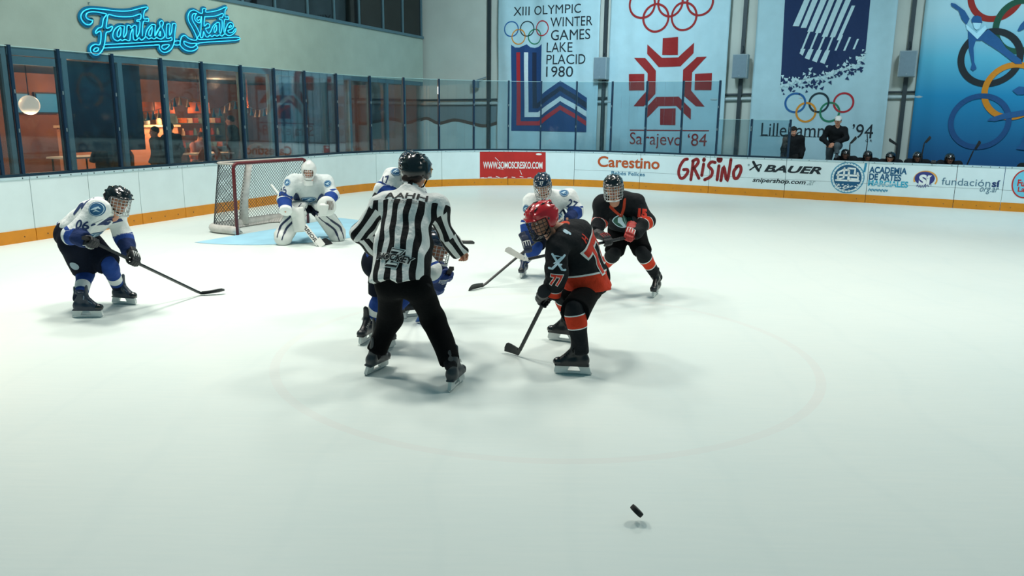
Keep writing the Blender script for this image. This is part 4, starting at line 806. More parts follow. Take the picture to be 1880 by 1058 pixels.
t.build('shelf_board', mat('shelf_blue_grey', '#3d535c', .6), e); t = MB(); lw_box(t, 18.26, 18.3, .03, 2.0, 4.2, 4.6); lw_box(t, 20.3, 20.34, .03, 2.0, 4.2, 4.6); t.build('side_panel', mat('shelf_blue_grey', '#3d535c', .6), e)
GOODS = [mat('goods_cream', '#e6d3bd', .6), mat('goods_orange', '#d9732f', .6), mat('goods_teal', '#6f98a0', .6), mat('goods_red', '#a8452f', .6)]
for zi, zz in enumerate((1.0, 1.36, 1.72)):
    for k in range(8):
        s = 18.42+.24*k; t = MB(); c = LW(s, zz, 4.3); q = random.random()
        if q < .5: t.box(c+Zv*.07, UB, NB, Zv, random.uniform(.05, .1), .08, .07)
        else: t.tube([c, c+Zv*.1, c+Zv*.14, c+Zv*.2], [.05, .05, .03, .03], 8)
        o = t.build('shelf_goods', GOODS[(k*3+zi) % 4]); tag(o, 'small packed item in the %s row of the cafe shelf, %s from the left' % (('lowest', 'middle', 'top')[zi], ordn[k]), 'package', 'goods on the cafe shelf')
for (s_, d_) in ((14.0, 3.2), (17.0, 5.6), (20.5, 4.6), (11.5, 3.5), (22.5, 3.0), (12.6, 5.5)): point('cafe_fill_light', LW(s_, 2.9, d_), 420, '#ffb888', .12)  # added fill that brightens the cafe interior, not actual ceiling fixtures
# screens
SCR = mat('screen_blue_glow', '#2a8fc4', .4, emit='#1e93cf', estr=.55)
for a, b_, lab in (('scr0', 'scr1', 'left of two blue screens on the back wall of the cafe'), ('scr2', 'scr3', 'right of two blue screens on the back wall of the cafe')):
    s0, z0, d = lwloc(a); s1, z1, _ = lwloc(b_); e = empty('wall_screen', LW((s0+s1)/2, z1, d), lab, 'screen', 'blue screens in the cafe')
    t = MB(); lw_box(t, s0, s1+.2, z1-.1, z0, 7.3, 7.33); t.build('display', SCR, e); t = MB(); lw_box(t, s0-.04, s1+.24, z1-.14, z0+.04, 7.33, 7.4); t.build('case', POLE, e)
# tables and chairs
TABLE = mat('table_top_white', '#cfd3d0', .5); CHAIR = mat('chair_orange_plywood', '#a4572a', .6)
def table(s, d, lab):
    e = empty('cafe_table', LW(s, .03, d), lab, 'table', 'tables in the cafe')
    t = MB(); lw_box(t, s-.55, s+.55, .98, 1.02, d-.35, d+.35); t.build('tabletop', TABLE, e)
    for a in (-.45, .45):
        for b_ in (-.28, .28):
            t = MB(); t.tube([LW(s+a, .03, d+b_), LW(s+a, .98, d+b_)], .022, 8); t.build('leg', POLE, e)
table(16.5, 1.4, 'white cafe table in front of the child in pink'); table(13.6, 2.6, 'white cafe table behind the left pair of dark figures')
def chair(s, d, lab):
    e = empty('cafe_chair', LW(s, .03, d), lab, 'chair', 'orange chairs in the cafe')
    t = MB(); lw_box(t, s-.22, s+.22, .62, .66, d-.2, d+.2); t.build('seat', CHAIR, e)
    t = MB(); t.tube([LW(s-.3, .66, d-.22), LW(s-.3, 1.02, d-.24), LW(s-.2, 1.16, d-.25), LW(s, 1.2, d-.25), LW(s+.2, 1.16, d-.25), LW(s+.3, 1.02, d-.24), LW(s+.3, .66, d-.22)], .07, 8); t.build('backrest', CHAIR, e, True)
    for a in (-.19, .19):
        for b_ in (-.17, .17):
            t = MB(); t.tube([LW(s+a*1.2, .03, d+b_), LW(s+a, .62, d+b_)], .018, 6); t.build('leg', POLE, e)
chair(17.25, .75, 'orange arched chair seen under the dark seated man'); chair(14.12, 2.1, 'orange arched chair behind the paired dark figures'); chair(15.6, .8, 'orange arched chair at the left end of the white table')

# ------------------------------------------------------------------ goal
RED = mat('goal_red_paint', '#5d1118', .4, noise=.12, scale=20); NETW = mat('net_cord', '#3a4246', .8); PAD = mat('goal_pad_canvas', '#c8c6c0', .8, noise=.2, scale=9)
e = empty('ice_hockey_goal', GM, 'red framed goal with worn white padded base behind the goalkeeper', 'goal')
H_ = 1.22; R_ = .03; DP = .72; DT = .5
def gp(x, y, z): return GM+GE*x+GN*y+Zv*z     # x along the mouth, y towards the back
hw = .9
for sx in (-1, 1):
    t = MB(); t.tube([gp(sx*hw, 0, 0), gp(sx*hw, 0, H_-.08), gp(sx*(hw-.02), 0, H_-.03)], R_, 12); t.build('post', RED, e, True)
t = MB(); t.tube([gp(-hw, 0, H_-.08), gp(-hw+.02, 0, H_-.025), gp(-hw+.08, 0, H_), gp(hw-.08, 0, H_), gp(hw-.02, 0, H_-.025), gp(hw, 0, H_-.08)], R_, 12); t.build('crossbar', RED, e, True)
def backpt(u, zf):  # u 0..1 around the back from left post to right post
    dep = DP*(1-zf)+DT*zf; tot = 2*dep+2*hw; q = u*tot; rr = .25
    if q < dep: x, y = -hw, q
    elif q < dep+2*hw: x, y = -hw+(q-dep), dep
    else: x, y = hw, tot-q
    return x, y
def bp(u, zf):
    x, y = backpt(u, zf); dep = DP*(1-zf)+DT*zf
    # round the two back corners
    for sx in (-1, 1):
        cx, cy = sx*(hw-.25), dep-.25
        if (x-cx)*sx > 0 and y > cy:
            v = Vector((x-cx, y-cy)); m_ = max(abs(v.x), abs(v.y))
            if v.length > 1e-6: v = v.normalized()*m_; x, y = cx+v.x, cy+v.y
    return gp(x, y, .04+zf*(H_-.05))
t = MB(); b0 = [bp(k/40, 0) for k in range(41)]
t.tube([p+Zv*.04 for p in b0], .075, 10); t.build('base_padding', PAD, e, True)
t = MB(); t.tube([bp(k/40, 1) for k in range(41)], .022, 8); t.build('top_frame', mat('goal_white_paint', '#b9b4ab', .5, noise=.15, scale=14), e, True)
t = MB(); t.tube([gp(-.05, DP-.02, .06), gp(-.05, DP*.8+DT*.2-.02, .5), gp(-.05, DT-.02, H_-.03)], [.09, .075, .06], 12); t.build('centre_support_pad', PAD, e, True)
t = MB(); NU, NV = 46, 18
def nrow(u, v):
    p = bp(u, v); q = p+(gp(0, .2, p.z)-p)*0
    return p
for k in range(-NV, NU+1):      # diagonal cords both ways
    for dr in (1, -1):
        pts = []
        for j in range(NV+1):
            u = (k+j if dr == 1 else k+NV-j)/NU
            if 0 <= u <= 1: pts.append(bp(u, j/NV))
        if len(pts) > 1: t.tube(pts, .0042, 3, cap=False)
for k in range(0, 37):         # roof of the net
    x = -hw+2*hw*k/36; t.tube([gp(x, 0, H_-.01), gp(x, DT*.5, H_-.025), gp(x, DT-.02 if abs(x) < .7 else DT-.1, H_-.01)], .0042, 3, cap=False)
for k in range(1, 10): t.tube([gp(-hw, DT*k/10, H_-.012), gp(hw, DT*k/10, H_-.012)], .0042, 3, cap=False)
t.build('net', NETW, e)
t = MB()
t.add([bp(.02, 0), bp(.5, 0), bp(.98, 0)], [])
cv = MB()
for k in range(40):
    a, b_ = bp(k/40, 0), bp((k+1)/40, 0); a1 = a+(gp(0, .3, 0)-a)*.22; b1 = b_+(gp(0, .3, 0)-b_)*.22
    a1.z = b1.z = .012; cv.hexa([a+Zv*.08, b_+Zv*.08, b1, a1, a+Zv*.09, b_+Zv*.09, b1+Zv*.01, a1+Zv*.01])
cv.build('base_skirt', PAD, e, True)

# ------------------------------------------------------------------ people: shared shapes in their own coordinates
def fcap(self, a, b, r0, r1=None, k=.03, flat=None, ff=1.0, enda=False, endb=True, off=0.0):
    """like cap, but cut square at its ends (cuffs, hems)"""
    self.cap(a, b, r0, r1, k, flat, ff)
    fn, lo, hi, kk, op = self.p.pop(); A, B = V3(a), V3(b); d = unit(B-A)
    def g(X):
        v = fn(X)
        if endb: v = np.maximum(v, (X-B)@d-off)
        if enda: v = np.maximum(v, (A-X)@d-off)
        return v
    self.p.append((g, lo, hi, kk, op)); return self
Field.fcap = fcap
XYZ = ((1, 0, 0), (0, 1, 0), (0, 0, 1))
def head_shape():
    f = Field()
    f.ell((0, -.012, .03), XYZ, (.077, .097, .098), .02); f.ell((0, .03, -.05), XYZ, (.06, .062, .062), .04); f.ell((0, .07, -.088), XYZ, (.024, .02, .016), .03)
    f.cap((0, .09, .012), (0, .112, -.022), .009, .014, .012); f.cap((-.015, .098, -.027), (.015, .098, -.027), .008, None, .01)
    f.cap((-.04, .076, .028), (.04, .076, .028), .012, None, .02)
    for s in (-1, 1):
        f.ell((s*.032, .101, .008), XYZ, (.018, .014, .011), .012, '-'); f.ell((s*.043, .068, -.02), XYZ, (.022, .022, .018), .02)
        f.ell((s*.08, -.01, -.008), XYZ, (.01, .018, .03), .012)
    f.cap((-.02, .089, -.052), (.02, .089, -.052), .0075, None, .006); f.cap((-.017, .088, -.063), (.017, .088, -.063), .008, None, .006)
    f.cap((0, -.015, -.05), (0, -.035, -.17), .054, .06, .03)
    V, F = f.mesh(.0065, 1)
    c = V[F].mean(1); mi = np.zeros(len(F), int)
    mi[(np.abs(c[:, 0]) < .026) & (c[:, 1] > .082) & (c[:, 2] < -.046) & (c[:, 2] > -.069)] = 2
    mi[(np.abs(np.abs(c[:, 0])-.033) < .019) & (c[:, 1] > .07) & (np.abs(c[:, 2]-.031) < .0055)] = 3
    for s in (-1, 1):
        for rad, off, m in ((.0125, 0, 1), (.0065, .0085, 3)):
            b = MB(); b.ellipsoid((s*.032, .082+off, .008), XYZ, (rad, rad, rad), 10, 7)
            k = len(V); V = np.vstack([V, np.array(b.v)])
            q = np.array([list(t)+([t[-1]] if len(t) == 3 else []) for t in b.f])+k
            F = np.vstack([F, q]); mi = np.concatenate([mi, np.full(len(q), m)])
    return V, F, mi
def quadfix(F):
    return [tuple(dict.fromkeys(f)) for f in F.tolist()]
HEAD = head_shape()
def hand_shape(kind, mirror):
    """right hand closed round a shaft that runs along Z; wrist towards +X, back of the hand +Y"""
    f = Field(); g = kind == 'glove'; r = .0145 if g else .0092; sp = .027 if g else .0195
    f.rbox((.045, .03, 0), XYZ, (.05, .021 if g else .014, 2*sp), .014, .012)
    if g: f.rbox((.04, .05, 0), XYZ, (.045, .014, 1.9*sp), .012, .012)
    for i in range(4):
        z = (i-1.5)*sp; L = (.9, 1.05, 1.0, .85)[3-i]
        p = [(.005, .036, z), (-.033*L, .03, z), (-.043*L, -.004, z*.97), (-.02*L, -.032, z*.95)]
        for a, b_ in zip(p[:-1], p[1:]): f.cap(a, b_, r, r*.95, .004)
    f.cap((.075, .01, 1.7*sp), (.035, -.022, 2.2*sp), r*1.25, r*1.1, .01); f.cap((.035, -.022, 2.2*sp), (-.002, -.034, 1.7*sp), r*1.1, r, .004)
    if g:
        f.fcap((.085, .022, 0), (.205, .012, 0), .047, .066, .02, (0, 1, 0), .85)
        f.rbox((.125, .055, 0), XYZ, (.03, .012, .045), .01, .01)
    else: f.cap((.08, .022, 0), (.16, .015, 0), .029, .033, .02, (0, 1, 0), .8)
    V, F = f.mesh(.007 if g else .0055, 1)
    if mirror: V = V*np.array([1, -1, 1]); F = F[:, ::-1]
    return V, F
HANDS = {(k, m): hand_shape(k, m) for k in ('glove', 'bare') for m in (0, 1)}
def helmet_shape():
    f = Field(); f.ell((0, -.008, .045), XYZ, (.113, .14, .108), .01); f.ell((0, -.05, -.005), XYZ, (.106, .098, .085), .03)
    for s in (-1, 1):
        f.cap((s*.035, .095, .116), (s*.04, -.11, .117), .012, .014, .015); f.cap((s*.078, .09, .085), (s*.084, -.1, .08), .012, .014, .015)
        f.ell((s*.103, -.02, -.02), XYZ, (.014, .045, .05), .015)
    f.cap((-.085, .108, .047), (0, .138, .046), .011, None, .012); f.cap((.085, .108, .047), (0, .138, .046), .011, None, .012)
    f.cap((-.07, -.12, .03), (.07, -.12, .03), .016, None, .02)
    f.ell((0, .0, .02), XYZ, (.094, .113, .104), .004, '-')
    f.rbox((0, .12, -.10), XYZ, (.2, .105, .14), .02, .01, '-'); f.rbox((0, 0, -.17), XYZ, (.2, .3, .09), .02, .01, '-')
    return f.mesh(.008, 1)
HELM = helmet_shape()
HBVH = np_bvh(*HELM)
def helmet_vents():
    out = []
    for x, y0, y1 in ((0, .04, .085), (0, -.03, .015), (0, -.1, -.055), (.06, .03, .075), (-.06, .03, .075), (.06, -.05, -.005), (-.06, -.05, -.005), (.062, -.11, -.075), (-.062, -.11, -.075)):
        pts = []
        for k in range(5):
            y = y0+(y1-y0)*k/4; h = HBVH.ray_cast(Vector((x, y, .4)), Vector((0, 0, -1)))[0]
            if h: pts.append(h+Vector((0, 0, .0005)))
        if len(pts) > 2: out.append(MB().tube(pts, [.003]+[.007]*(len(pts)-2)+[.003], 6))
    for s in (-1, 1): out.append(MB().ellipsoid((s*.112, .0, .02), XYZ, (.006, .012, .012), 8, 5))
    return out
VENTS = helmet_vents()
def cage_shape():
    b = MB(); R = .0032
    def q(th, ph): return (.108*math.sin(th), -.01+.152*math.cos(th)*(1-.25*max(0, -ph)), -.03+.0+ph)
    def row(ph, n=14, lim=1.35): return [q(-lim+2*lim*i/n, ph) for i in range(n+1)]
    for ph in (.068, .035, .004, -.028, -.06, -.088): b.tube(row(ph, 14, 1.35 if ph > -.07 else 1.0), R, 5)
    for i in range(9):
        th = -1.12+2.24*i/8; b.tube([q(th, .068-.156*k/7) for k in range(8)], R, 5)
    b.tube(row(-.098, 10, .75), .007, 6)
    for s in (-1, 1): b.tube([q(s*1.35, .068), q(s*1.35, .0), q(s*1.35, -.06), q(s*1.0, -.092)], R*1.4, 6)
    return b
def skate_shape():
    f = Field()
    f.cap((-.075, 0, .118), (.08, 0, .108), .042, .038, .03, (0, 1, 0), .95); f.ell((.115, 0, .104), XYZ, (.052, .042, .033), .02)
    f.fcap((-.07, 0, .12), (-.035, 0, .275), .047, .052, .03, (0, 1, 0), .88, endb=True); f.cap((-.098, 0, .2), (-.10, 0, .315), .02, .014, .02, (1, 0, 0), .6)
    f.cap((.012, 0, .2), (.022, 0, .315), .03, .028, .02, (1, 0, 0), .45); f.cap((.08, 0, .135), (-.005, 0, .215), .028, .034, .03)
    f.ell((-.085, 0, .13), XYZ, (.04, .043, .045), .02); f.rbox((.015, 0, .083), XYZ, (.145, .036, .009), .008, .008); f.cut((0, 0, .076), (0, 0, -1))
    boot = f.mesh(.008, 1)
    cap_ = MB(); cap_.ellipsoid((.122, 0, .107), XYZ, (.052, .0435, .037), 14, 9)
    hold = MB()
    def ext(poly, w): hold.prism(poly, lambda x, z, d: Vector((x, d, z)), -w, w)
    ext([(-.125, .082), (-.142, .03), (-.146, .016), (-.05, .016), (-.055, .034), (-.045, .06), (-.02, .082)], .014); ext([(.02, .082), (.04, .06), (.05, .034), (.045, .016), (.158, .016), (.162, .03), (.15, .082)], .014)
    ext([(-.06, .03), (-.06, .016), (.06, .016), (.06, .03)], .01)
    bl = MB(); bl.prism([(-.15, .02), (-.152, .006), (-.14, 0), (.14, 0), (.158, .008), (.163, .028), (.15, .02)], lambda x, z, d: Vector((x, d, z)), -.0022, .0022)
    la = MB()
    for k in range(6):
        x = .075-.016*k; z = .158+.0125*k; la.tube([(x, -.03, z-.008), (x-.004, 0, z+.012), (x-.008, .03, z-.008)], .0042, 5); la.tube([(x-.008, -.03, z), (x, 0, z+.012), (x, .03, z-.002)], .0042, 5)
    for s in (-1, 1): la.tube([(-.02, 0, .245), (-.005, s*.02, .25), (.01, s*.045, .22), (.005, s*.05, .2)], .0045, 5)
    return boot, cap_, hold, bl, la
SKB, SKC, SKH, SKBL, SKL = skate_shape()
ME = {}
def shared(key, fn):
    if key not in ME: ME[key] = fn()
    return ME[key]
SKIN = mat('skin', '#c98f74', .55, noise=.05, scale=30); EYE = mat('eye_white', '#d8d5cf', .3); LIP = mat('lip_skin', '#a9604f', .5); BROW = mat('brow_hair', '#2a1d17', .8)
SKMATS = [SKIN, EYE, LIP, BROW]
BLK = mat('black_cloth', '#07090b', .9, spec=.12, noise=.1, scale=20, bump=.15, bscale=40); BLKG = mat('black_gloss_plastic', '#0c1114', .2, coat=.6); DKG = mat('dark_grey_plastic', '#22292e', .4)
WHTP = mat('white_plastic', '#e2e6e2', .35); STEEL = mat('bright_steel', '#c9cfd0', .25, metal=1.0); LACE = mat('white_laces', '#dadad4', .8); CHROME = mat('cage_wire', '#c2c8c8', .35, metal=.6); BLKW = mat('cage_wire_black', '#22262a', .4, metal=.4)
def axes_matrix(x, y, z, c):
    return Matrix(((x[0], y[0], z[0], c[0]), (x[1], y[1], z[1], c[1]), (x[2], y[2], z[2], c[2]), (0, 0, 0, 1)))
def place(o, root, M):
    o.parent = root; o.matrix_basis = Matrix.Translation(-world_org(root)) @ M; return o
def inst(name, me, m, root, M, smooth=True, label=None):
    o = bpy.data.objects.new(name, me); COL.objects.link(o)
    if not me.materials and m is not None: me.materials.append(m)
    elif m is not None and me.materials and me.materials[0] != m:
        o.data = me = me.copy(); me.materials.clear(); me.materials.append(m)
    if smooth: me.polygons.foreach_set('use_smooth', [True]*len(me.polygons))
    if root is not None: place(o, root, M)
    if label: o['label'] = label
    return o
def sub(name, me, m, part, label=None, smooth=True):
    o = bpy.data.objects.new(name, me); COL.objects.link(o)
    if m is not None:
        if not me.materials: me.materials.append(m)
        elif me.materials[0] != m: o.data = me = me.copy(); me.materials.clear(); me.materials.append(m)
    if smooth: me.polygons.foreach_set('use_smooth', [True]*len(me.polygons))
    o.parent = part; ORG[o.name] = Vector((0, 0, 0))
    if label: o['label'] = label
    return o
def npm(name, VF): return np_mesh(name, VF[0], VF[1])

class Fig:
    """one person posed by joints given in metres"""
    def __init__(s, J, look, roll=0.0):
        s.J = {k: V3(v) for k, v in J.items()}; j = s.J
        s.up = unit(j['neck']-j['pel']); r = j['sR']-j['sL']; s.right = unit(r-s.up*(r@s.up)); s.fwd = np.cross(s.up, s.right)
        y = unit(V3(look)); zz = unit(j['head']-j['neck'])*.35+np.array([0, 0, .65]); zz = unit(zz-y*(zz@y)); x = np.cross(y, zz)
        s.hx, s.hy, s.hz = x, y, zz; s.HM = axes_matrix(x, y, zz, j['head'])
        s.L = np.linalg.norm(j['neck']-j['pel'])
    def root(s, label):
        j = s.J; c = (j['heelL']+j['heelR']+j['toeL']+j['toeR'])/4
        s.r = empty('person', (c[0], c[1], min(j['heelL'][2], j['heelR'][2])), label, 'person'); return s.r
    def body(s, hand=None, hands=(), slim=1.0):
        """one continuous skin surface: trunk, limbs, neck and head"""
        j = s.J; f = Field()
        f.cap(j['pel'], j['pel']+(j['neck']-j['pel'])*.8, .10, .11, .05, s.fwd, .75); f.cap(j['sL'], j['sR'], .05, None, .05); f.cap(j['pel']+s.up*s.L*.8, j['neck'], .07, .055, .05)
        f.cap(j['neck'], j['head']-s.hz*.06-s.hy*.02, .055, .05, .03)
        for S in 'LR':
            f.cap(j['s'+S], j['e'+S], .045, .038, .03); f.cap(j['e'+S], j['w'+S], .036, .027, .02); f.cap(j['pel'], j['h'+S], .08, .07, .05)
            f.cap(j['h'+S], j['k'+S], .065, .048, .04); f.cap(j['k'+S], j['an'+S]+unit(j['k'+S]-j['an'+S])*.03, .045, .03, .03)
        V, F = f.mesh(.017, 1); mi = np.zeros(len(F), int)
        hv, hf, hm = HEAD; M = np.array(s.HM); hv = hv@M[:3, :3].T+M[:3, 3]
        parts = [(V, F, mi), (hv, hf, hm)]
        for S, Mh in hands:
            v, q = HANDS[('bare', 0 if Mh[1] else 1)]; m_ = np.array(Mh[0]); parts.append((v@m_[:3, :3].T+m_[:3, 3], q, np.zeros(len(q), int)))
        k = 0; AV = []; AF = []; AM = []
        for v, q, m_ in parts: AV.append(v); AF.append(q+k); AM.append(m_); k += len(v)
        V = np.vstack(AV); F = np.vstack(AF); mi = np.concatenate(AM)
        me = np_mesh('body', V, quadfix(F), None, mi)
        for m_ in SKMATS: me.materials.append(m_)
        me.polygons.foreach_set('use_smooth', [True]*len(me.polygons))
        o = bpy.data.objects.new('body', me); COL.objects.link(o); setpar(o, s.r); return o
    def jersey(s, m, name='jersey', w=.185, depth=.78, sr=.092, wr=.066, hem=.12, chest=.2, pattern=None, seed=1, cuff=-.01, amp=.016, hemr=None, h=.012, hemp=None, floor=None):
        j = s.J; f = Field(); L = s.L; hp = j['pel']-s.up*hem
        hp = hp if hemp is None else V3(hemp)
        f.fcap(j['pel']+s.up*L*.72, hp, chest, hemr or w, .05, s.fwd, depth)
        if floor is not None:
            fn_, lo_, hi_, k_, op_ = f.p.pop(); f.p.append((lambda X: np.maximum(fn_(X), floor-X[..., 2]), lo_, hi_, k_, op_))
        f.cap(j['sL']-s.up*.01, j['sR']-s.up*.01, sr*1.02, None, .06); f.fcap(j['pel']+s.up*L*.75, j['neck']+s.up*.035, .12, .075, .05, s.fwd, .9)
        for S in 'LR':
            wv = j['w'+S]-j['e'+S]; we = j['w'+S]-unit(wv)*cuff
            f.cap(j['s'+S], j['e'+S], sr, sr*.86, .05); f.fcap(j['e'+S], we, sr*.86, wr, .04)
        f.ripple(amp*1.2, 24, seed, s.up*.4); f.ripple(amp*.4, 55, seed+100)
        V, F = f.mesh(h, 1)
        rel = V-j['pel']; v = rel@s.up; x = rel@s.right; y = rel@s.fwd
        dt = np.full(len(V), 9.); st = np.zeros(len(V)); sc = np.zeros(len(V))
        for S, sg in (('L', -1), ('R', 1)):
            for a, b_, o_ in (('s', 'e', 0), ('e', 'w', 1)):
                t, d = seg_t(V, j[a+S], j[b_+S]); ax = unit(j[b_+S]-j[a+S])
                n_ = unit(np.cross(ax, s.up)+1e-6) if abs(ax@s.up) < .9 else unit(np.cross(ax, s.fwd))
                better = d < dt; dt = np.where(better, d, dt); st = np.where(better, o_+t, st)
                sd = unit(s.fwd-ax*(ax@s.fwd)+1e-6)
                q_ = V-j[a+S]; sc = np.where(better, np.arctan2(q_@np.cross(ax, sd), q_@sd), sc)
        inner = np.maximum(np.abs(x)-.155, 0)  # torso until the armholes
        tors = np.clip(1-np.abs(x)/.4, 0, 1)
        arm = np.maximum.reduce([np.clip(((V-j['s'+S])@unit(unit(j['e'+S]-j['s'+S])+sg*s.right*.5))/.12+.35, 0, 1)*(1/(1+np.exp((np.minimum(seg_t(V, j['s'+S], j['e'+S])[1], seg_t(V, j['e'+S], j['w'+S])[1])-.115)/.006))) for S, sg in (('L', -1), ('R', 1))])
        tv = pattern.world(V) if hasattr(pattern, 'world') else pattern(x, y, v, L) if pattern else np.clip((v+hem)/(L+hem), 0, 1)
        stv = st/2
        if pattern and hasattr(pattern, 'sleeve'): stv = pattern.sleeve(sc, st)
        me = np_mesh(name, V, F, dict(tv=tv, st=stv, sm=arm))
        o = link(name, me, m, s.r); s.jo = o; s.jb = np_bvh(V, F); s.jV = V; return o
    def pants(s, m, name='hockey_pants', r0=.135, r1=.115, frac=.92, hipw=.17, amp=.012, seed=3, h=.013, top=.06):
        j = s.J; f = Field()
        f.cap(j['pel']+s.up*top, j['pel']-s.up*.02, hipw, hipw*1.02, .05, s.fwd, .8)
        for S in 'LR':
            e = j['h'+S]+(j['k'+S]-j['h'+S])*frac; f.cap(j['pel']-s.up*.02, j['h'+S], r0, r0, .05); f.fcap(j['h'+S], e, r0, r1, .035)
        f.ripple(amp, 18, seed); V, F = f.mesh(h, 1); return link(name, np_mesh(name, V, F), m, s.r)
    def trousers(s, m, name='trousers', r0=.11, rk=.088, ra=.08, hipw=.165, low=.03, seed=5, amp=.016):
        j = s.J; f = Field(); f.cap(j['pel']+s.up*.07, j['pel']-s.up*.03, hipw, hipw, .05, s.fwd, .75)
        for S in 'LR':
            a = j['an'+S]+unit(j['k'+S]-j['an'+S])*low
            f.cap(j['pel'], j['h'+S], r0, r0, .06); f.cap(j['h'+S], j['k'+S], r0, rk, .05); f.fcap(j['k'+S], a, rk, ra, .05)
        f.ripple(amp, 16, seed); V, F = f.mesh(.013, 1); return link(name, np_mesh(name, V, F), m, s.r)
    def socks(s, stops, key, rk=.074, ra=.056):
        m = garment_mat('sock_'+key, stops, stops)
        for S in 'LR':
            j = s.J; k, a = j['k'+S], j['an'+S]; d = unit(a-k); f = Field()
            f.cap(k-d*.04, k+d*.09, rk*.92, rk, .03); f.ell(k+d*.02+s.fwd*.02, (s.right, s.fwd, s.up), (.07, .07, .075), .03); f.fcap(k+d*.05, a+d*.02, rk, ra, .03)
            V, F = f.mesh(.011, 1); t = np.clip(((V-k)@d)/np.linalg.norm(a-k), 0, 1)
            link('sock', np_mesh('sock', V, F, dict(tv=t, st=t, sm=np.zeros(len(V)))), m, s.r)
    def skates(s, boot=BLKG, cap_=DKG, holder=WHTP, lace=LACE, which='LR'):
        for S in which:
            j = s.J; he, to, an = j['heel'+S], j['toe'+S], j['an'+S]; x = unit(to-he); base = (he+to)/2
            heel = base-x*.06; z = an-heel; z = unit(z-x*(z@x)); y = np.cross(z, x)
            M = axes_matrix(x, y, z, base)
            o = inst('skate', shared('skate', lambda: npm('skate', SKB)), boot, s.r, M)
            sub('toe_cap', shared('toe_cap', lambda: SKC.mesh('toe_cap')), cap_, o)
            sub('blade_holder', shared('blade_holder', lambda: SKH.mesh('blade_holder')), holder, o, smooth=False); sub('blade', shared('blade', lambda: SKBL.mesh('blade')), STEEL, o, smooth=False)
            sub('laces', shared('laces', lambda: SKL.mesh('laces')), lace, o)
    def helmet(s, m, cage=CHROME, vents=BLKG, strap=True, nolabel=None):
        o = inst('helmet', shared('helmet', lambda: npm('helmet', HELM)), m, s.r, s.HM); s.ho = o
        for k_, vb in enumerate(VENTS): sub('vent', shared('vent_%d' % k_, lambda: vb.mesh('vent')), vents, o)
        if cage is not None: sub('face_cage', shared('face_cage', lambda: cage_shape().mesh('face_cage')), cage, o)
        def stp():
            b = MB()
            for q in (-1, 1): b.tube([(q*.1, 0, -.01), (q*.085, .02, -.06), (q*.05, .05, -.105), (0, .062, -.118)], .006, 5)
            return b.mesh('chin_strap')
        if strap: sub('chin_strap', shared('chin_strap', stp), BLK, o)
        return o
    def grip(s, S, c, axis, out=None):
        """matrix of a hand closed round a shaft at c running along axis"""
        c = V3(c); z = unit(V3(axis)); w = unit(s.J['e'+S]-c); pr = w-z*(w@z); x = unit(pr)
        if np.linalg.norm(pr) < .8: x = unit(w*.8+x*.45)
        y = unit(np.cross(z, x)); z = np.cross(x, y)
        o_ = (c-(s.J['pel']+s.J['neck'])/2) if out is None else V3(out); pos = y@o_ > 0
        return axes_matrix(x, y, z, c), pos
    def glove(s, S, c, axis, m, out=None, label=None, palm=None, cuffm=None):
        M, pos = s.grip(S, c, axis, out)
        k = 'glove_%d' % pos; o = inst('glove', shared(k, lambda: npm('glove', HANDS[('glove', 0 if pos else 1)])), m, s.r, M, label=label)
        def trim():
            b = MB(); sg = 1 if pos else -1
            for z in (-.045, -.015, .015, .045): b.tube([(.075, sg*.068, z), (.03, sg*.066, z), (0, sg*.056, z)], .0035, 5)
            b.tube([(.078, sg*.064, -.046), (.078, sg*.07, 0), (.078, sg*.064, .046)], .004, 5)
            return b.mesh('glove_trim')
        if palm is not None: sub('glove_trim', shared('gt%d' % pos, trim), palm, o)
        return o
    def number(s, txt, c, right, upv, size, m, name='number', bold=.02, outline=None, shear=0.0, off=.004, width=None):
        V, F = text2d(txt, bold, shear); xs = [p[0] for p in V]; ys = [p[1] for p in V]; top = max(ys)
        wx = (max(xs)-min(xs)); k = size/top; kx = k if width is None else width/wx
        sh = ([((x-(max(xs)+min(xs))/2)*kx, (y-top/2)*k) for x, y in V], F)
        if outline is not None:
            V2, F2 = text2d(txt, bold+.045, shear); xs2 = [p[0] for p in V2]
            decal(name+'_outline', ([((x-(max(xs)+min(xs))/2)*kx, (y-top/2)*k) for x, y in V2], F2), s.jb, c, right, upv, outline, s.jo, off*.6, .025)
        return decal(name, sh, s.jb, c, right, upv, m, s.jo, off, .025)
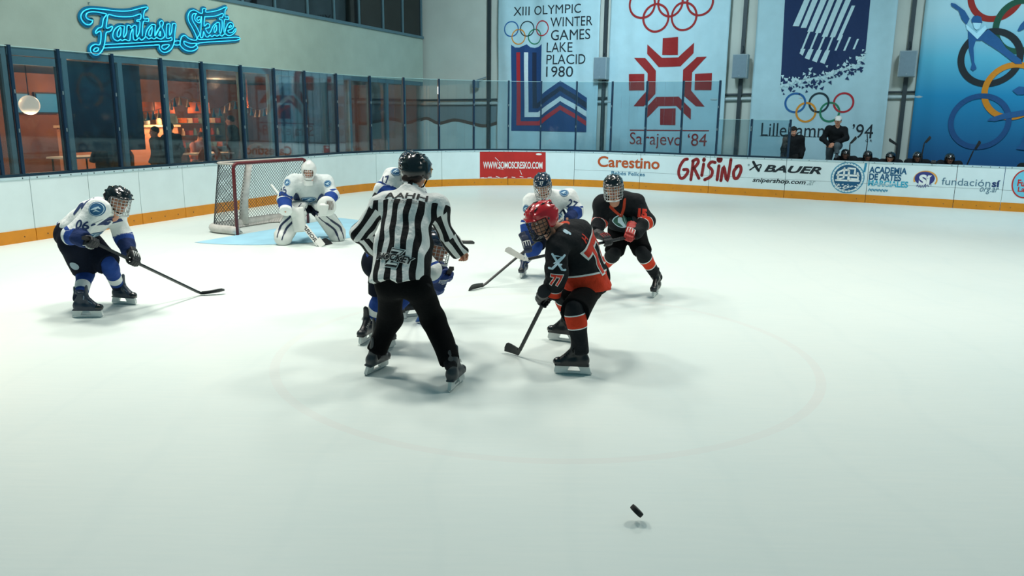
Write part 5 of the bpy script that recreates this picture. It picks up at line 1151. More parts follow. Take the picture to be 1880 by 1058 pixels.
def stick(label, heel, topp, tip, shaft, blade, tape=None, group=None, height=.075, paddle=None, curve=.03):
    """hockey stick: shaft from the heel to the butt, blade from the heel to the tip"""
    heel, topp, tip = Vector(heel), Vector(topp), Vector(tip); d = (topp-heel).normalized(); t = (tip-heel)
    r = empty('hockey_stick', heel, label, 'hockey stick', group)
    tn = t.normalized(); n_ = d.cross(tn)
    n_ = n_.normalized() if n_.length > .05 else d.orthogonal().normalized()
    b = MB(); wv = n_.cross(d).normalized(); b.box((heel+d*.06+topp)/2, n_, wv, d, .0105, .015, (topp-heel-d*.06).length/2); b.build('shaft', shaft, r, bevel=.004)
    u_ = n_.cross(tn).normalized()
    if u_.dot(d) < 0: u_ = -u_
    b = MB(); K = 9; P = []
    for k in range(K+1):
        f = k/K; hgt = height*(.75+.35*f if f < .8 else 1.03*(1-.55*((f-.8)/.2)**2)); cz = heel+t*f+n_*curve*f*f
        lo = cz; hi = cz+u_*hgt; w_ = .007*(1-.4*f); P.append((lo-n_*w_, lo+n_*w_, hi+n_*w_, hi-n_*w_))
    vs = [q for p in P for q in p]; fs = [(0, 1, 2, 3), tuple(4*K+q for q in (3, 2, 1, 0))]+[(4*k+a, 4*k+(a+1) % 4, 4*k+4+(a+1) % 4, 4*k+4+a) for k in range(K) for a in range(4)]
    b.add(vs, fs); b.hexa([heel-n_*.007-tn*.012, heel+n_*.007-tn*.012, heel+n_*.007+tn*.03, heel-n_*.007+tn*.03, heel+d*.1-n_*.009-wv*.014, heel+d*.1+n_*.009-wv*.014, heel+d*.1+n_*.009+wv*.014, heel+d*.1-n_*.009+wv*.014])
    b.build('blade', blade, r)
    if tape is not None:
        b = MB(); b.box(topp-d*.09, n_, wv, d, .0125, .017, .09); b.box(topp, n_, wv, d, .015, .02, .012); b.build('grip_tape', tape, r)
    return r, d, n_

# ------------------------------------------------------------------ the cast
POSE = {
 'ref': {"pel": [-0.853, 6.0, 0.894], "neck": [-0.809, 6.28, 1.493], "head": [-0.77, 6.4, 1.638], "sL": [-1.021, 6.28, 1.396], "sR": [-0.603, 6.22, 1.383], "eL": [-1.214, 6.36, 1.149], "wL": [-1.119, 6.55, 0.966], "eR": [-0.539, 6.4, 1.151], "wR": [-0.448, 6.56, 0.978], "hL": [-0.939, 6.03, 0.802], "hR": [-0.738, 5.97, 0.808], "heelL": [-1.194, 6.17, 0.0], "toeL": [-1.053, 6.462, 0.0], "heelR": [-0.481, 5.783, 0.0], "toeR": [-0.378, 6.133, 0.0], "anL": [-1.118, 6.27, 0.15], "anR": [-0.463, 5.88, 0.195], "kL": [-0.988, 6.28, 0.462], "kR": [-0.632, 6.215, 0.484]},
 'red': {"pel": [0.711, 6.82, 0.736], "neck": [0.431, 6.62, 1.149], "head": [0.239, 6.52, 1.256], "sL": [0.369, 6.43, 1.059], "sR": [0.582, 6.78, 1.123], "eL": [0.36, 6.34, 0.842], "wL": [0.341, 6.5, 0.643], "eR": [0.525, 6.9, 0.781], "wR": [0.461, 6.75, 0.685], "hL": [0.667, 6.72, 0.631], "hR": [0.756, 6.96, 0.644], "heelL": [0.651, 6.282, 0.0], "toeL": [0.383, 6.314, 0.0], "heelR": [0.611, 7.225, 0.0], "toeR": [0.385, 7.326, 0.0], "anL": [0.576, 6.291, 0.2], "kL": [0.516, 6.3, 0.526], "anR": [0.548, 7.253, 0.2], "kR": [0.472, 7.0, 0.492]},
 'black': {"pel": [1.361, 9.5, 0.803], "neck": [1.188, 9.12, 1.167], "head": [1.124, 9.0, 1.301], "sR": [1.022, 9.12, 1.109], "sL": [1.414, 9.16, 1.109], "eR": [0.998, 9.12, 0.896], "wR": [0.925, 8.92, 0.81], "eL": [1.53, 9.05, 0.911], "wL": [1.355, 8.84, 0.809], "hL": [1.447, 9.45, 0.766], "hR": [1.285, 9.5, 0.757], "heelL": [1.781, 9.469, 0.0], "toeL": [1.641, 9.111, 0.0], "heelR": [1.091, 9.774, 0.0], "toeR": [0.995, 9.486, 0.0], "anL": [1.742, 9.368, 0.2], "kL": [1.514, 9.15, 0.529], "anR": [1.064, 9.693, 0.2], "kR": [1.192, 9.25, 0.507]},
 'w27': {"pel": [0.51, 10.55, 0.735], "neck": [0.445, 10.2, 1.066], "head": [0.367, 10.05, 1.231], "sR": [0.235, 10.12, 1.003], "sL": [0.726, 10.25, 1.065], "eR": [0.183, 10.05, 0.734], "wR": [0.206, 9.95, 0.499], "eL": [0.811, 10.2, 0.89], "wL": [0.689, 10.0, 0.816], "hR": [0.409, 10.52, 0.651], "hL": [0.613, 10.55, 0.649], "heelR": [0.188, 10.518, 0.0], "toeR": [0.105, 10.152, 0.0], "heelL": [0.744, 10.743, 0.0], "toeL": [0.691, 10.365, 0.0], "anL": [0.729, 10.637, 0.2], "kL": [0.67, 10.3, 0.398], "anR": [0.165, 10.416, 0.2], "kR": [0.304, 10.2, 0.41]},
 'w17': {"pel": [-1.111, 8.35, 0.874], "neck": [-1.091, 8.1, 1.437], "head": [-1.038, 8.05, 1.577], "sR": [-1.193, 8.05, 1.462], "sL": [-1.017, 8.2, 1.319], "eR": [-1.289, 7.95, 1.345], "wR": [-1.115, 7.85, 1.19], "eL": [-0.924, 8.1, 1.131], "wL": [-0.951, 7.85, 1.074], "hR": [-1.183, 8.32, 0.791], "hL": [-1.035, 8.38, 0.784], "heelR": [-1.154, 8.014, 0.0], "toeR": [-1.295, 7.94, 0.0], "heelL": [-0.976, 8.182, 0.0], "toeL": [-1.127, 8.106, 0.0], "anL": [-1.018, 8.161, 0.2], "kL": [-1.029, 8.1, 0.428], "anR": [-1.194, 7.993, 0.2], "kR": [-1.232, 8.1, 0.425]},
 'centre': {"pel": [-1.157, 7.05, 0.801], "neck": [-0.817, 7.0, 0.942], "head": [-0.685, 6.98, 0.933], "sR": [-0.83, 6.82, 0.924], "sL": [-0.86, 7.2, 0.929], "eR": [-0.696, 6.74, 0.773], "wR": [-0.65, 6.95, 0.619], "eL": [-0.757, 7.25, 0.759], "wL": [-0.627, 7.02, 0.679], "hR": [-1.136, 6.97, 0.757], "hL": [-1.176, 7.16, 0.751], "heelR": [-1.209, 6.834, 0.0], "toeR": [-1.113, 6.973, 0.0], "heelL": [-1.313, 7.326, 0.0], "toeL": [-1.382, 7.085, 0.0], "anL": [-1.332, 7.259, 0.2], "kL": [-1.2, 7.2, 0.43], "anR": [-1.182, 6.873, 0.2], "kR": [-0.941, 6.9, 0.552]},
 'w06': {"pel": [-4.605, 8.3, 0.839], "neck": [-4.209, 8.2, 1.101], "head": [-4.062, 8.2, 1.176], "sR": [-4.164, 7.98, 1.106], "sL": [-4.212, 8.42, 1.018], "eR": [-4.398, 7.87, 0.86], "wR": [-4.206, 7.78, 0.838], "eL": [-4.149, 8.42, 0.762], "wL": [-4.043, 8.28, 0.623], "hR": [-4.534, 8.15, 0.748], "hL": [-4.604, 8.45, 0.729], "heelR": [-4.494, 7.941, 0.0], "toeR": [-4.243, 7.954, 0.0], "heelL": [-4.401, 8.574, 0.0], "toeL": [-4.148, 8.51, 0.0], "anL": [-4.33, 8.556, 0.2], "kL": [-4.258, 8.273, 0.493], "anR": [-4.424, 7.945, 0.2], "kR": [-4.548, 8.347, 0.405]},
 'goalie': {"pel": [-3.414, 13.3, 0.631], "neck": [-3.276, 12.85, 1.004], "head": [-3.231, 12.7, 1.18], "sR": [-3.522, 12.82, 0.995], "sL": [-3.03, 12.95, 0.973], "eR": [-3.641, 12.7, 0.727], "wR": [-3.575, 12.5, 0.561], "eL": [-2.909, 12.85, 0.773], "wL": [-2.944, 12.6, 0.669], "hR": [-3.495, 13.25, 0.581], "hL": [-3.308, 13.3, 0.578], "heelR": [-3.747, 13.143, 0.0], "toeR": [-3.797, 12.631, 0.0], "heelL": [-3.117, 13.744, 0.0], "toeL": [-2.873, 13.391, 0.0], "anL": [-2.955, 13.2, 0.157], "anR": [-3.684, 12.75, 0.124], "kL": [-3.101, 12.95, 0.495], "kR": [-3.455, 12.85, 0.521]},
}
NAVY = mat('navy_cloth', '#0b1322', .9, spec=.15, noise=.08, scale=18, bump=.15, bscale=40); NAVYP = mat('navy_gloss_plastic', '#0f2338', .2, coat=.6); REDP = mat('red_gloss_plastic', '#c01622', .22, coat=.6)
NBLUE = mat('number_navy', '#16315e', .8); NRED = mat('number_red', '#d0321c', .8); NWHT = mat('number_white', '#e3e6e2', .8); CRB = mat('crest_blue', '#1f5c88', .8); CRL = mat('crest_pale', '#b9d6e2', .8)
STK = mat('stick_black', '#12171b', .35); STKB = mat('stick_blue', '#1d57a5', .35); TAPEW = mat('stick_tape_white', '#d9d8cf', .8, noise=.1); TAPEB = mat('stick_tape_black', '#15181b', .8); STKW = mat('stick_white', '#dfe1dc', .4)
WHITE, BLUE, NV_, BL_, OR_ = '#dfe5e3', '#1c3f86', '#101a2e', '#15191d', '#cf3a1e'
wj = garment_mat('white_team_jersey', [(0, BLUE), (.06, WHITE)], [(0, WHITE), (.43, BLUE), (.485, WHITE), (.515, BLUE), (.7, '#182c58')])
bj = garment_mat('black_team_jersey', [(0, OR_), (.24, WHITE), (.27, BL_)], [(0, BL_), (.80, WHITE), (.815, OR_), (.95, BL_)])
bj2 = garment_mat('black_team_jersey_short_band', [(0, OR_), (.06, WHITE), (.08, BL_)], [(0, BL_), (.52, WHITE), (.535, OR_), (.63, WHITE), (.645, BL_)])
SOCKW = [(0, BLUE), (.50, '#e2e6e4'), (.74, BLUE), (.86, NV_)]; SOCKB = [(0, BL_), (.02, WHITE), (.05, OR_), (.36, WHITE), (.39, BL_)]
def crest(fig, c, right, upv, r_, big=True, name='crest'):
    decal(name, disc2d(0, 0, r_, r_*(.78 if big else 1), 28), fig.jb, c, right, upv, CRB, fig.jo, .004, .03)
    sw = merge2d(ring2d(0, 0, r_*.9, r_*(.78 if big else 1)*.9, r_*.08, 28), ribbon2d([(-r_*.55, -r_*.25), (-r_*.1, r_*.1), (r_*.2, r_*.35), (r_*.5, r_*.2)], [r_*.1, r_*.3, r_*.25, r_*.06]), ribbon2d([(-r_*.2, -r_*.45), (r_*.1, -r_*.1), (r_*.55, -r_*.2)], [r_*.08, r_*.22, r_*.05]))
    decal(name+'_figure', sw, fig.jb, c, right, upv, CRL, fig.jo, .007, .03)
def onl(p, a, t): return V3(p)*(1-t)+V3(a)*t

# referee -----------------------------------------------------------
f = Fig(POSE['ref'], (.28, 1, -.30)); f.root('referee in black and white striped shirt and black trousers seen from behind'); j = f.J
def refpat(x, y, v, L):
    q = .5+.5*np.sin(2*np.pi*(x-.012+.006*np.sin(v*17+1)+.004*np.sin(v*31+x*20))/.094)
    yoke = np.clip((L-.10-v)/.02, 0, 1)
    return np.clip(np.minimum(q, yoke), 0, 1)
refpat.sleeve = lambda sc, st: np.clip(.5+.5*np.cos(6*sc), 0, 1)
refm = garment_mat('referee_stripes', [(0, '#e0e4e1'), (.5, '#101316')], [(0, '#e0e4e1'), (.5, '#101316')])
hR = unit(j['wR']-j['eR']); hL = unit(j['wL']-j['eL'])
axR = unit(np.cross(hR, V3((0, .3, 1)))); axL = unit(np.cross(hL, V3((0, .3, 1))))
mR = f.grip('R', j['wR']+hR*.075, axR, (1, -.5, .4)); mL = f.grip('L', j['wL']+hL*.075, axL, (-1, -.3, .4))
f.body(hands=[('R', mR), ('L', mL)])
f.jersey(refm, 'striped_shirt', w=.185, chest=.205, depth=.74, sr=.088, wr=.07, hem=.09, pattern=refpat, seed=11, cuff=-.02, amp=.022, hemr=.235, h=.0105)
f.trousers(BLK, low=.035, r0=.112, rk=.092, ra=.088, hipw=.165)
f.socks([(0, '#101316')], 'referee', .06, .05); f.skates(boot=mat('skate_boot_graphite', '#2c3338', .4), holder=mat('skate_holder_pale', '#cfd4d0', .35), lace=LACE)
f.helmet(BLKG, cage=None)
hr = Field(); hr.ell((0, -.045, -.02), XYZ, (.084, .075, .075), .02); hr.cap((-.05, -.085, -.07), (.05, -.085, -.07), .03, None, .03); hr.ell((0, .06, -.04), XYZ, (.07, .07, .09), .01, '-'); hr.ripple(.012, 120, 4)
inst('hair', npm('hair', hr.mesh(.008, 0)), mat('dark_brown_hair', '#2b1a14', .7, noise=.2, scale=60), f.r, f.HM)
vz = MB(); vz.add([(.118*math.sin(t), -.01+.155*math.cos(t), z) for z in (.05, -.02) for t in [(-1.4+2.8*k/12) for k in range(13)]], [(k, k+1, 14+k, 13+k) for k in range(12)])
sub('visor', vz.mesh('visor'), glass_mat('visor_plastic', '#dfe6e6', .06, .02), f.ho)
cl = Field(); cl.fcap(j['neck']-f.up*.01, j['neck']+f.up*.055+f.fwd*.01, .078, .07, .01, f.fwd, .95, enda=True); cl.ripple(.005, 30, 2); CV, CF_ = cl.mesh(.009, 1)
x_ = (CV-j['neck'])@f.right
link('collar', np_mesh('collar', CV, CF_, dict(tv=.5+.5*np.sin(2*np.pi*(x_+.01)/.075), st=x_*0, sm=x_*0)), refm, f.r)
INK = mat('shirt_print_black', '#14181b', .8)
back = lambda a, b_: j['pel']+f.up*f.L*a+f.right*b_-f.fwd*.1
f.number('AAHH', back(.885, .0), f.right, f.up, .055, INK, 'association_lettering', .02, width=.33)
f.number('ASOCIACION ARGENTINA', back(.81, .0), f.right, f.up, .014, INK, 'small_lettering', 0, width=.21); f.number('HOCKEY SOBRE HIELO', back(.785, .01), f.right, f.up, .014, INK, 'small_lettering', 0, width=.2)
c = back(.12, -.015)
ru = f.right*.985-f.up*.12; uu = f.up
f.number('Z', c, ru, uu, .13, INK, 'letter_Z', .06, outline=NWHT, shear=.25, width=.13, off=.007)
f.number('Z', c, ru, uu, .118, NWHT, 'letter_Z_fill', .0, shear=.25, width=.11, off=.009)
f.number('HOCKEY', c, ru, uu, .05, INK, 'hockey_lettering', .035, outline=NWHT, shear=.25, width=.29, off=.013)

# player 77, red helmet ----------------------------------------------
f = Fig(POSE['red'], (-.78, -.5, -.42)); f.root('crouching player in red helmet and black jersey with red 77 on the back'); j = f.J; f.body()
def redpat(x, y, v, L): return None
redpat.world = lambda V: np.clip((V[:, 2]-.645-.15*(V[:, 0]-.55)-.012*np.sin(V[:, 1]*9))/.5, 0, 1)
f.jersey(bj, w=.195, chest=.205, depth=.86, sr=.096, wr=.078, seed=21, hemr=.225, amp=.022, h=.0105, cuff=-.0, hemp=j['pel']+V3((-.03, -.10, -.16)), floor=.645, pattern=redpat)
f.pants(BLK, r0=.108, r1=.122, frac=1.0, hipw=.15, top=.0); f.socks(SOCKB, 'black_team', .08, .062); f.skates(boot=mat('skate_boot_black', '#14181b', .35), lace=BLK, cap_=BLKG)
f.helmet(REDP, cage=BLKW, vents=BLKG)
bk = lambda a, b_: j['pel']+f.up*f.L*a+f.right*b_-f.fwd*.12
f.number('77', bk(.46, .0), f.right, f.up, .27, NRED, 'number', .035, outline=NWHT, width=.30, off=.008)
f.number('H', bk(.84, -.05), f.right, f.up, .07, NRED, 'name_letter', .03, width=.06)
am = onl(j['eL'], j['wL'], .22); ax = unit(j['wL']-j['eL'])
sd = unit(np.cross(V3((0, 1, 0)), -ax)); sd = sd if sd@V3((1, 0, 0)) > 0 else -sd
f.number('77', am, sd, unit(np.cross(V3((0, -1, 0)), sd)), .095, NRED, 'sleeve_number', .03, outline=NWHT, width=.1)
upa = onl(j['sL'], j['eL'], .55)
decal('stick_emblem', merge2d(ribbon2d([(-.05, .06), (.04, -.05), (.065, -.05)], .018), ribbon2d([(.05, .06), (-.04, -.05), (-.065, -.05)], .018), ribbon2d([(-.03, .05), (.03, .05), (-.03, -.01), (.03, -.01)], .014)), f.jb, upa, sd, V3((0, 0, 1)), CRL, f.jo)
decal('shoulder_emblem', merge2d(disc2d(-.014, .014, .018, .018, 12), disc2d(.014, .014, .018, .018, 12), disc2d(0, -.014, .018, .018, 12)), f.jb, onl(j['sL'], j['neck'], .45)+f.up*.05, f.right, f.up, CRL, f.jo)
cr = Field(); cr.fcap(j['neck']+f.up*.0, j['neck']+f.up*.05, .08, .074, .01, f.fwd, 1.0, enda=True); link('collar', npm('collar', cr.mesh(.009, 1)), mat('collar_orange', '#c8401f', .8), f.r)
bh = V3((.055, 6.78, .012)); hp = V3((j['wL'][0]-.065, j['wL'][1]+.02, j['wL'][2]-.07)); dd = unit(hp-bh); tp = bh+dd*1.02
stick('black stick of the red-helmeted player with its blade turned to the camera', bh, tp, (-.035, 6.90, .014), STK, STK, TAPEB, height=.085)
f.glove('L', hp, dd, mat('glove_black', '#15191d', .55), out=(-.4, -1, .2), palm=mat('glove_piping_grey', '#8d979b', .6)); f.glove('R', bh+dd*.93, dd, mat('glove_black', '#15191d', .55), palm=mat('glove_piping_grey', '#8d979b', .6))

# player 15, black --------------------------------------------------
f = Fig(POSE['black'], (-.22, -1, -.12)); f.root('upright player in black helmet with wire cage and black jersey with green crest'); j = f.J; f.body()
f.jersey(bj2, w=.19, chest=.205, depth=.82, sr=.098, wr=.072, hem=.1, seed=31)
f.pants(BLK, r0=.135, r1=.115, frac=.92); f.socks([(0, BL_), (.16, WHITE), (.19, OR_), (.46, WHITE), (.49, BL_)], 'black_team_low', .08, .06); f.skates(boot=mat('skate_boot_black', '#14181b', .35))
f.helmet(BLKG, cage=CHROME)
fr = lambda a, b_: j['pel']+f.up*f.L*a+f.right*b_+f.fwd*.12
GRN = mat('crest_green', '#24584a', .8)
decal('crest', disc2d(0, 0, .115, .12, 28), f.jb, fr(.62, 0), -f.right, f.up, GRN, f.jo); decal('crest_rim', ring2d(0, 0, .12, .125, .012, 28), f.jb, fr(.62, 0), -f.right, f.up, CRL, f.jo, .006)
decal('crest_figure', merge2d(ribbon2d([(-.02, .07), (-.03, .0), (0, -.11)], [.05, .06, .03]), ribbon2d([(.04, .05), (.05, -.02)], [.03, .04])), f.jb, fr(.62, 0), -f.right, f.up, CRL, f.jo, .008)
decal('collar_band', merge2d(ribbon2d([(-.085, .1), (-.05, .03), (0, -.045)], .032), ribbon2d([(.085, .1), (.05, .03), (0, -.045)], .032)), f.jb, fr(.88, 0), -f.right, f.up, mat('collar_orange', '#c8401f', .8), f.jo, .006)
f.number('15', onl(j['sL'], j['eL'], .45), V3((1, 0, -.1)), V3((.1, 0, 1)), .085, NRED, 'sleeve_number', .03, outline=NRED, width=.09)
ht = V3((.11, 8.12, .62)); g1 = V3((j['wR'][0]-.035, j['wR'][1]-.04, j['wR'][2]-.02)); g2 = V3(j['wL'])+V3((-.07, -.06, -.03)); dd = unit(g2-ht); g1 = ht+dd*((g1-ht)@dd)
stick('raised black stick with white taped blade held by the black-helmeted player', ht, ht+dd*1.42, ht+V3((-.2, -.04, .09)), STK, TAPEW, TAPEB, height=.07)
GR = mat('glove_red_black', '#a8231c', .55)
f.glove('R', g1, dd, mat('glove_black', '#15191d', .55), out=(-.3, -1, .2), palm=GR); f.glove('L', g2, dd, GR, out=(.2, -1, .2), label='red and black glove', palm=NWHT)
kb_ = np_bvh(*Field().fcap(j['hL'], onl(j['hL'], j['kL'], .92), .135, .115, .035).mesh(.014, 0))
decal('pants_lettering', (lambda q: ([((x-2)*.03, (y-.35)*.03) for x, y in q[0]], q[1]))(text2d('EASTON', .02)), kb_, onl(j['hL'], j['kL'], .8), V3((1, 0, 0)), V3((0, 0, 1)), NWHT, f.r, .012, .03)

# white player 27 -----------------------------------------------------
f = Fig(POSE['w27'], (-.05, -1, -.38)); f.root('white jersey player with navy helmet numbered 27 behind the red-helmeted player'); j = f.J; f.body()
f.jersey(wj, w=.19, chest=.21, depth=.82, sr=.1, wr=.072, hem=.1, seed=41)
f.pants(NAVY, r0=.135, r1=.115); f.socks(SOCKW, 'white_team', .078, .06); f.skates(boot=mat('skate_boot_blue', '#15304d', .4))
ho = f.helmet(NAVYP, cage=CHROME)
hm = np.array(f.HM); tx = text2d('27', .02); decal('helmet_number', ([((x-.55)*.05, (y-.35)*.05) for x, y in tx[0]], tx[1]), HBVH, (0, .12, .088), (-1, 0, 0), (0, -.3, 1), NWHT, None, .002, .02)
o = bpy.data.objects['helmet_number']; o.parent = ho
f.number('27', onl(j['sL'], j['eL'], .5), V3((.9, -.2, -.35)), V3((.35, 0, .9)), .11, NBLUE, 'sleeve_number', .02, width=.12)
crest(f, onl(j['sL'], j['neck'], .3)+V3((0, -.04, .05)), V3((1, 0, -.2)), V3((0, .5, .85)), .06, False, 'shoulder_crest'); crest(f, onl(j['sR'], j['eR'], .25)+V3((-.03, -.04, 0)), V3((.7, -.5, 0)), V3((0, 0, 1)), .05, False, 'shoulder_crest')
fr = lambda a, b_: j['pel']+f.up*f.L*a+f.right*b_+f.fwd*.12
crest(f, fr(.45, 0), -f.right, f.up, .13)
for sg in (-1, 1): decal('blue_panel', ribbon2d([(0, 0), (sg*.05, .045), (sg*.12, .05)], [.05, .07, .035]), f.jb, fr(.62, -sg*.12), -f.right, f.up, NBLUE, f.jo, .005)
bh = V3((-.37, 9.6, .012)); g1 = V3(j['wR'])+V3((-.02, -.06, -.05)); dd = unit(g1-bh)
g2 = bh+dd*1.18
stick('black stick of the player with number 27 reaching down to the ice at the left', bh, bh+dd*1.36, (-.545, 9.43, .012), STK, STK, TAPEW, height=.075)
GN_ = mat('glove_navy', '#14213c', .55); f.glove('R', g1, dd, GN_, out=(-.3, -1, .1), palm=NWHT); f.glove('L', g2, dd, GN_, out=(.4, -1, .3), palm=NWHT)

# white player 17 behind the referee ----------------------------------
f = Fig(POSE['w17'], (-.1, -1, -.2)); f.root('white jersey player numbered 17 mostly hidden behind the referee'); j = f.J; f.body()
f.jersey(wj, w=.19, chest=.205, depth=.8, sr=.1, wr=.072, hem=.1, seed=51)
f.pants(NAVY, r0=.13, r1=.11); f.socks(SOCKW, 'white_team', .076, .06); f.skates(boot=mat('skate_boot_black', '#14181b', .35)); f.helmet(NAVYP, cage=CHROME)
f.number('17', onl(j['sR'], j['eR'], .3)+V3((-.02, -.03, .03)), V3((.9, -.2, .2)), V3((-.2, 0, .9)), .065, NBLUE, 'sleeve_number', .02, width=.07)
crest(f, onl(j['sR'], j['neck'], .35)+V3((0, -.05, .05)), V3((1, 0, .3)), V3((-.2, .5, .85)), .05, False, 'shoulder_crest')
fr = lambda a, b_: j['pel']+f.up*f.L*a+f.right*b_+f.fwd*.12
decal('blue_panel', ribbon2d([(0, 0), (.06, .03), (.13, .02)], [.04, .07, .05]), f.jb, fr(.72, -.14), -f.right, f.up, NBLUE, f.jo, .005)
g1 = V3(j['wR'])+V3((.02, -.05, -.03)); hb = V3((-.575, 7.95, .83)); dd = unit(g1-hb); g2 = hb+dd*.42
stick("black stick poking out beside the referee's right elbow", hb, g1+dd*.3, (-.39, 7.93, .795), STK, STK, TAPEB, height=.05)
f.glove('R', g1, dd, GN_, palm=NWHT); f.glove('L', g2, dd, GN_, palm=NWHT)

# white centre facing the red helmet -----------------------------------
f = Fig(POSE['centre'], (1, -.35, -.2)); f.root('white jersey player bent low in front of the referee gripping a blue stick'); j = f.J; f.body()
f.jersey(wj, w=.19, chest=.2, depth=.8, sr=.095, wr=.07, hem=.08, seed=61)
f.pants(NAVY, r0=.14, r1=.12, frac=.9, hipw=.18); f.socks(SOCKW, 'white_team', .076, .06); f.skates(boot=mat('skate_boot_black', '#14181b', .35)); f.helmet(NAVYP, cage=CHROME)
tp = V3((-.524, 6.75, .79)); bh = V3((-.97, 7.9, .012)); dd = unit(tp-bh)
stick("blue stick half hidden behind the referee's right leg", bh, tp, bh+V3((.14, .02, 0)), STKB, STKB, TAPEB)
f.glove('R', tp-dd*.16, dd, mat('glove_royal', '#1a3a7c', .55), palm=NWHT); f.glove('L', tp-dd*.5, dd, mat('glove_royal', '#1a3a7c', .55), palm=NWHT)

# white player 06 -----------------------------------------------------
f = Fig(POSE['w06'], (.88, -.42, -.2)); f.root('bent white jersey player numbered 06 with black helmet at far left'); j = f.J; f.body()
f.jersey(wj, w=.19, chest=.205, depth=.84, sr=.1, wr=.074, hem=.06, seed=71)
f.pants(NAVY, r0=.15, r1=.13, frac=.97, hipw=.185); f.socks(SOCKW, 'white_team', .082, .064); f.skates(boot=mat('skate_boot_steelblue', '#1b2b3c', .4), cap_=BLKG, lace=mat('laces_blue_grey', '#7f94ab', .8))
f.helmet(BLKG, cage=CHROME)
f.number('06', onl(j['sR'], j['eR'], .52)+V3((.025, -.06, 0)), unit(V3((1, 0, -.28))), unit(V3((.28, 0, 1))), .085, NBLUE, 'sleeve_number', .022, width=.11)
crest(f, j['sR']+V3((.03, -.05, .02)), V3((1, 0, -.35)), V3((.3, 0, 1)), .072, False, 'shoulder_crest')
fr = lambda a, b_: j['pel']+f.up*f.L*a+f.right*b_+f.fwd*.12
crest(f, fr(.45, .04), -f.right*.7+f.up*.7, f.up+f.right*.4, .1)
decal('blue_panel', ribbon2d([(-.1, 0), (-.02, .02), (.08, .02)], [.05, .07, .04]), f.jb, onl(j['sR'], j['pel'], .3)+V3((.22, -.08, -.06)), V3((1, 0, .1)), V3((0, 0, 1)), NBLUE, f.jo, .005)
for k in range(2): decal('shoulder_patch', ribbon2d([(-.05, -.02), (.05, .03)], [.03, .05]), f.jb, j['pel']+f.up*f.L*(.62+.22*k)-f.fwd*.12, V3((1, 0, .6)), V3((-.5, 0, 1)), NBLUE, f.jo, .005)
pb = np_bvh(*Field().fcap(j['hR'], onl(j['hR'], j['kR'], .97), .15, .13, .035).mesh(.014, 0))
decal('pants_crest', disc2d(0, 0, .045, .045, 20), pb, onl(j['hR'], j['kR'], .72), V3((1, 0, 0)), V3((0, 0, 1)), mat('crest_grey', '#8fa3ad', .8), f.r, .012)
bh = V3((-3.6, 9.03, .012)); g2 = V3(j['wL'])+V3((.02, -.04, -.06)); dd = unit(g2-bh); g1 = V3(j['wR']); 
tp = bh+dd*1.42; g1 = bh+dd*1.22
g1 = V3(j['wR'])+V3((.06, 0, -.02)); dd = unit(g1-bh); g2 = bh+dd*((g2-bh)@dd)
stick('long black stick held low by the player numbered 06 with blade on the ice', bh, g1+dd*.1, (-3.36, 9.1, .012), STK, STK, TAPEB)
GB_ = mat('glove_black', '#15191d', .55); f.glove('R', g1, dd, GB_, out=(-.2, -1, .2), palm=NWHT); f.glove('L', g2, dd, GB_, out=(.5, -1, .2), palm=NWHT)

# goalkeeper -------------------------------------------------------------
f = Fig(POSE['goalie'], (.12, -1, -.22)); f.root('goalkeeper in white mask and white leg pads crouching in front of the goal'); j = f.J; f.body()
gj = garment_mat('goalkeeper_jersey', [(0, '#b4c2c4'), (.08, '#c6d0d0')], [(0, '#c6d0d0'), (.36, BLUE), (.47, '#101830'), (.53, WHITE), (.57, BLUE), (.9, WHITE)])
f.jersey(gj, w=.24, chest=.265, depth=.78, sr=.125, wr=.095, hem=.04, seed=81, h=.013)
f.pants(NAVY, r0=.15, r1=.14, hipw=.2)
fr = lambda a, b_: j['pel']+f.up*f.L*a+f.right*b_+f.fwd*.12
crest(f, fr(.62, 0), -f.right, f.up, .12)
decal('crest_caption', merge2d(*[ribbon2d([(-.1+.035*k, 0), (-.085+.035*k, .02), (-.07+.035*k, -.004)], .011) for k in range(6)]), f.jb, fr(.42, 0), -f.right, f.up, CRB, f.jo)
for sg, S in ((1, 'R'), (-1, 'L')):
    decal('blue_panel', ribbon2d([(0, .09), (0, .0), (-sg*.01, -.1)], [.09, .13, .1]), f.jb, fr(.55, sg*.2), -f.right, f.up, NBLUE, f.jo, .005)
    crest(f, j['s'+S]+V3((-sg*.06, -.06, 0)), V3((1, 0, sg*.4)), V3((0, 0, 1)), .055, False, 'shoulder_crest')
f.number('25', onl(j['sR'], j['eR'], .42)+V3((-.04, 0, 0)), V3((.85, -.3, .5)), V3((-.5, 0, .85)), .1, NBLUE, 'sleeve_number', .02, width=.12)
MASKW = mat('mask_white', '#d5dad7', .3, coat=.3)
mk = Field(); mk.ell((0, -.005, .02), XYZ, (.118, .142, .135), .01); mk.ell((0, .075, -.075), XYZ, (.075, .075, .075), .05); mk.cap((0, .06, .125), (0, -.08, .13), .02, None, .06)
mk.ell((0, -.01, .0), XYZ, (.098, .118, .125), .004, '-'); mk.rbox((0, .15, -.014), XYZ, (.078, .09, .06), .035, .012, '-'); mk.rbox((0, -.02, -.16), XYZ, (.2, .09, .08), .02, .01, '-')
o = inst('goalkeeper_mask', npm('goalkeeper_mask', mk.mesh(.008, 1)), MASKW, f.r, f.HM)
b = MB()
for k in range(5): x = -.06+.03*k; b.tube([(x, .135-abs(x)*.35, .05), (x, .155-abs(x)*.35, -.01), (x, .15-abs(x)*.35, -.07)], .0032, 5)
for z in (.025, -.015, -.05): b.tube([(x, .153-abs(x)*.4-abs(z+.01)*.15, z) for x in (-.08, -.04, 0, .04, .08)], .0032, 5)
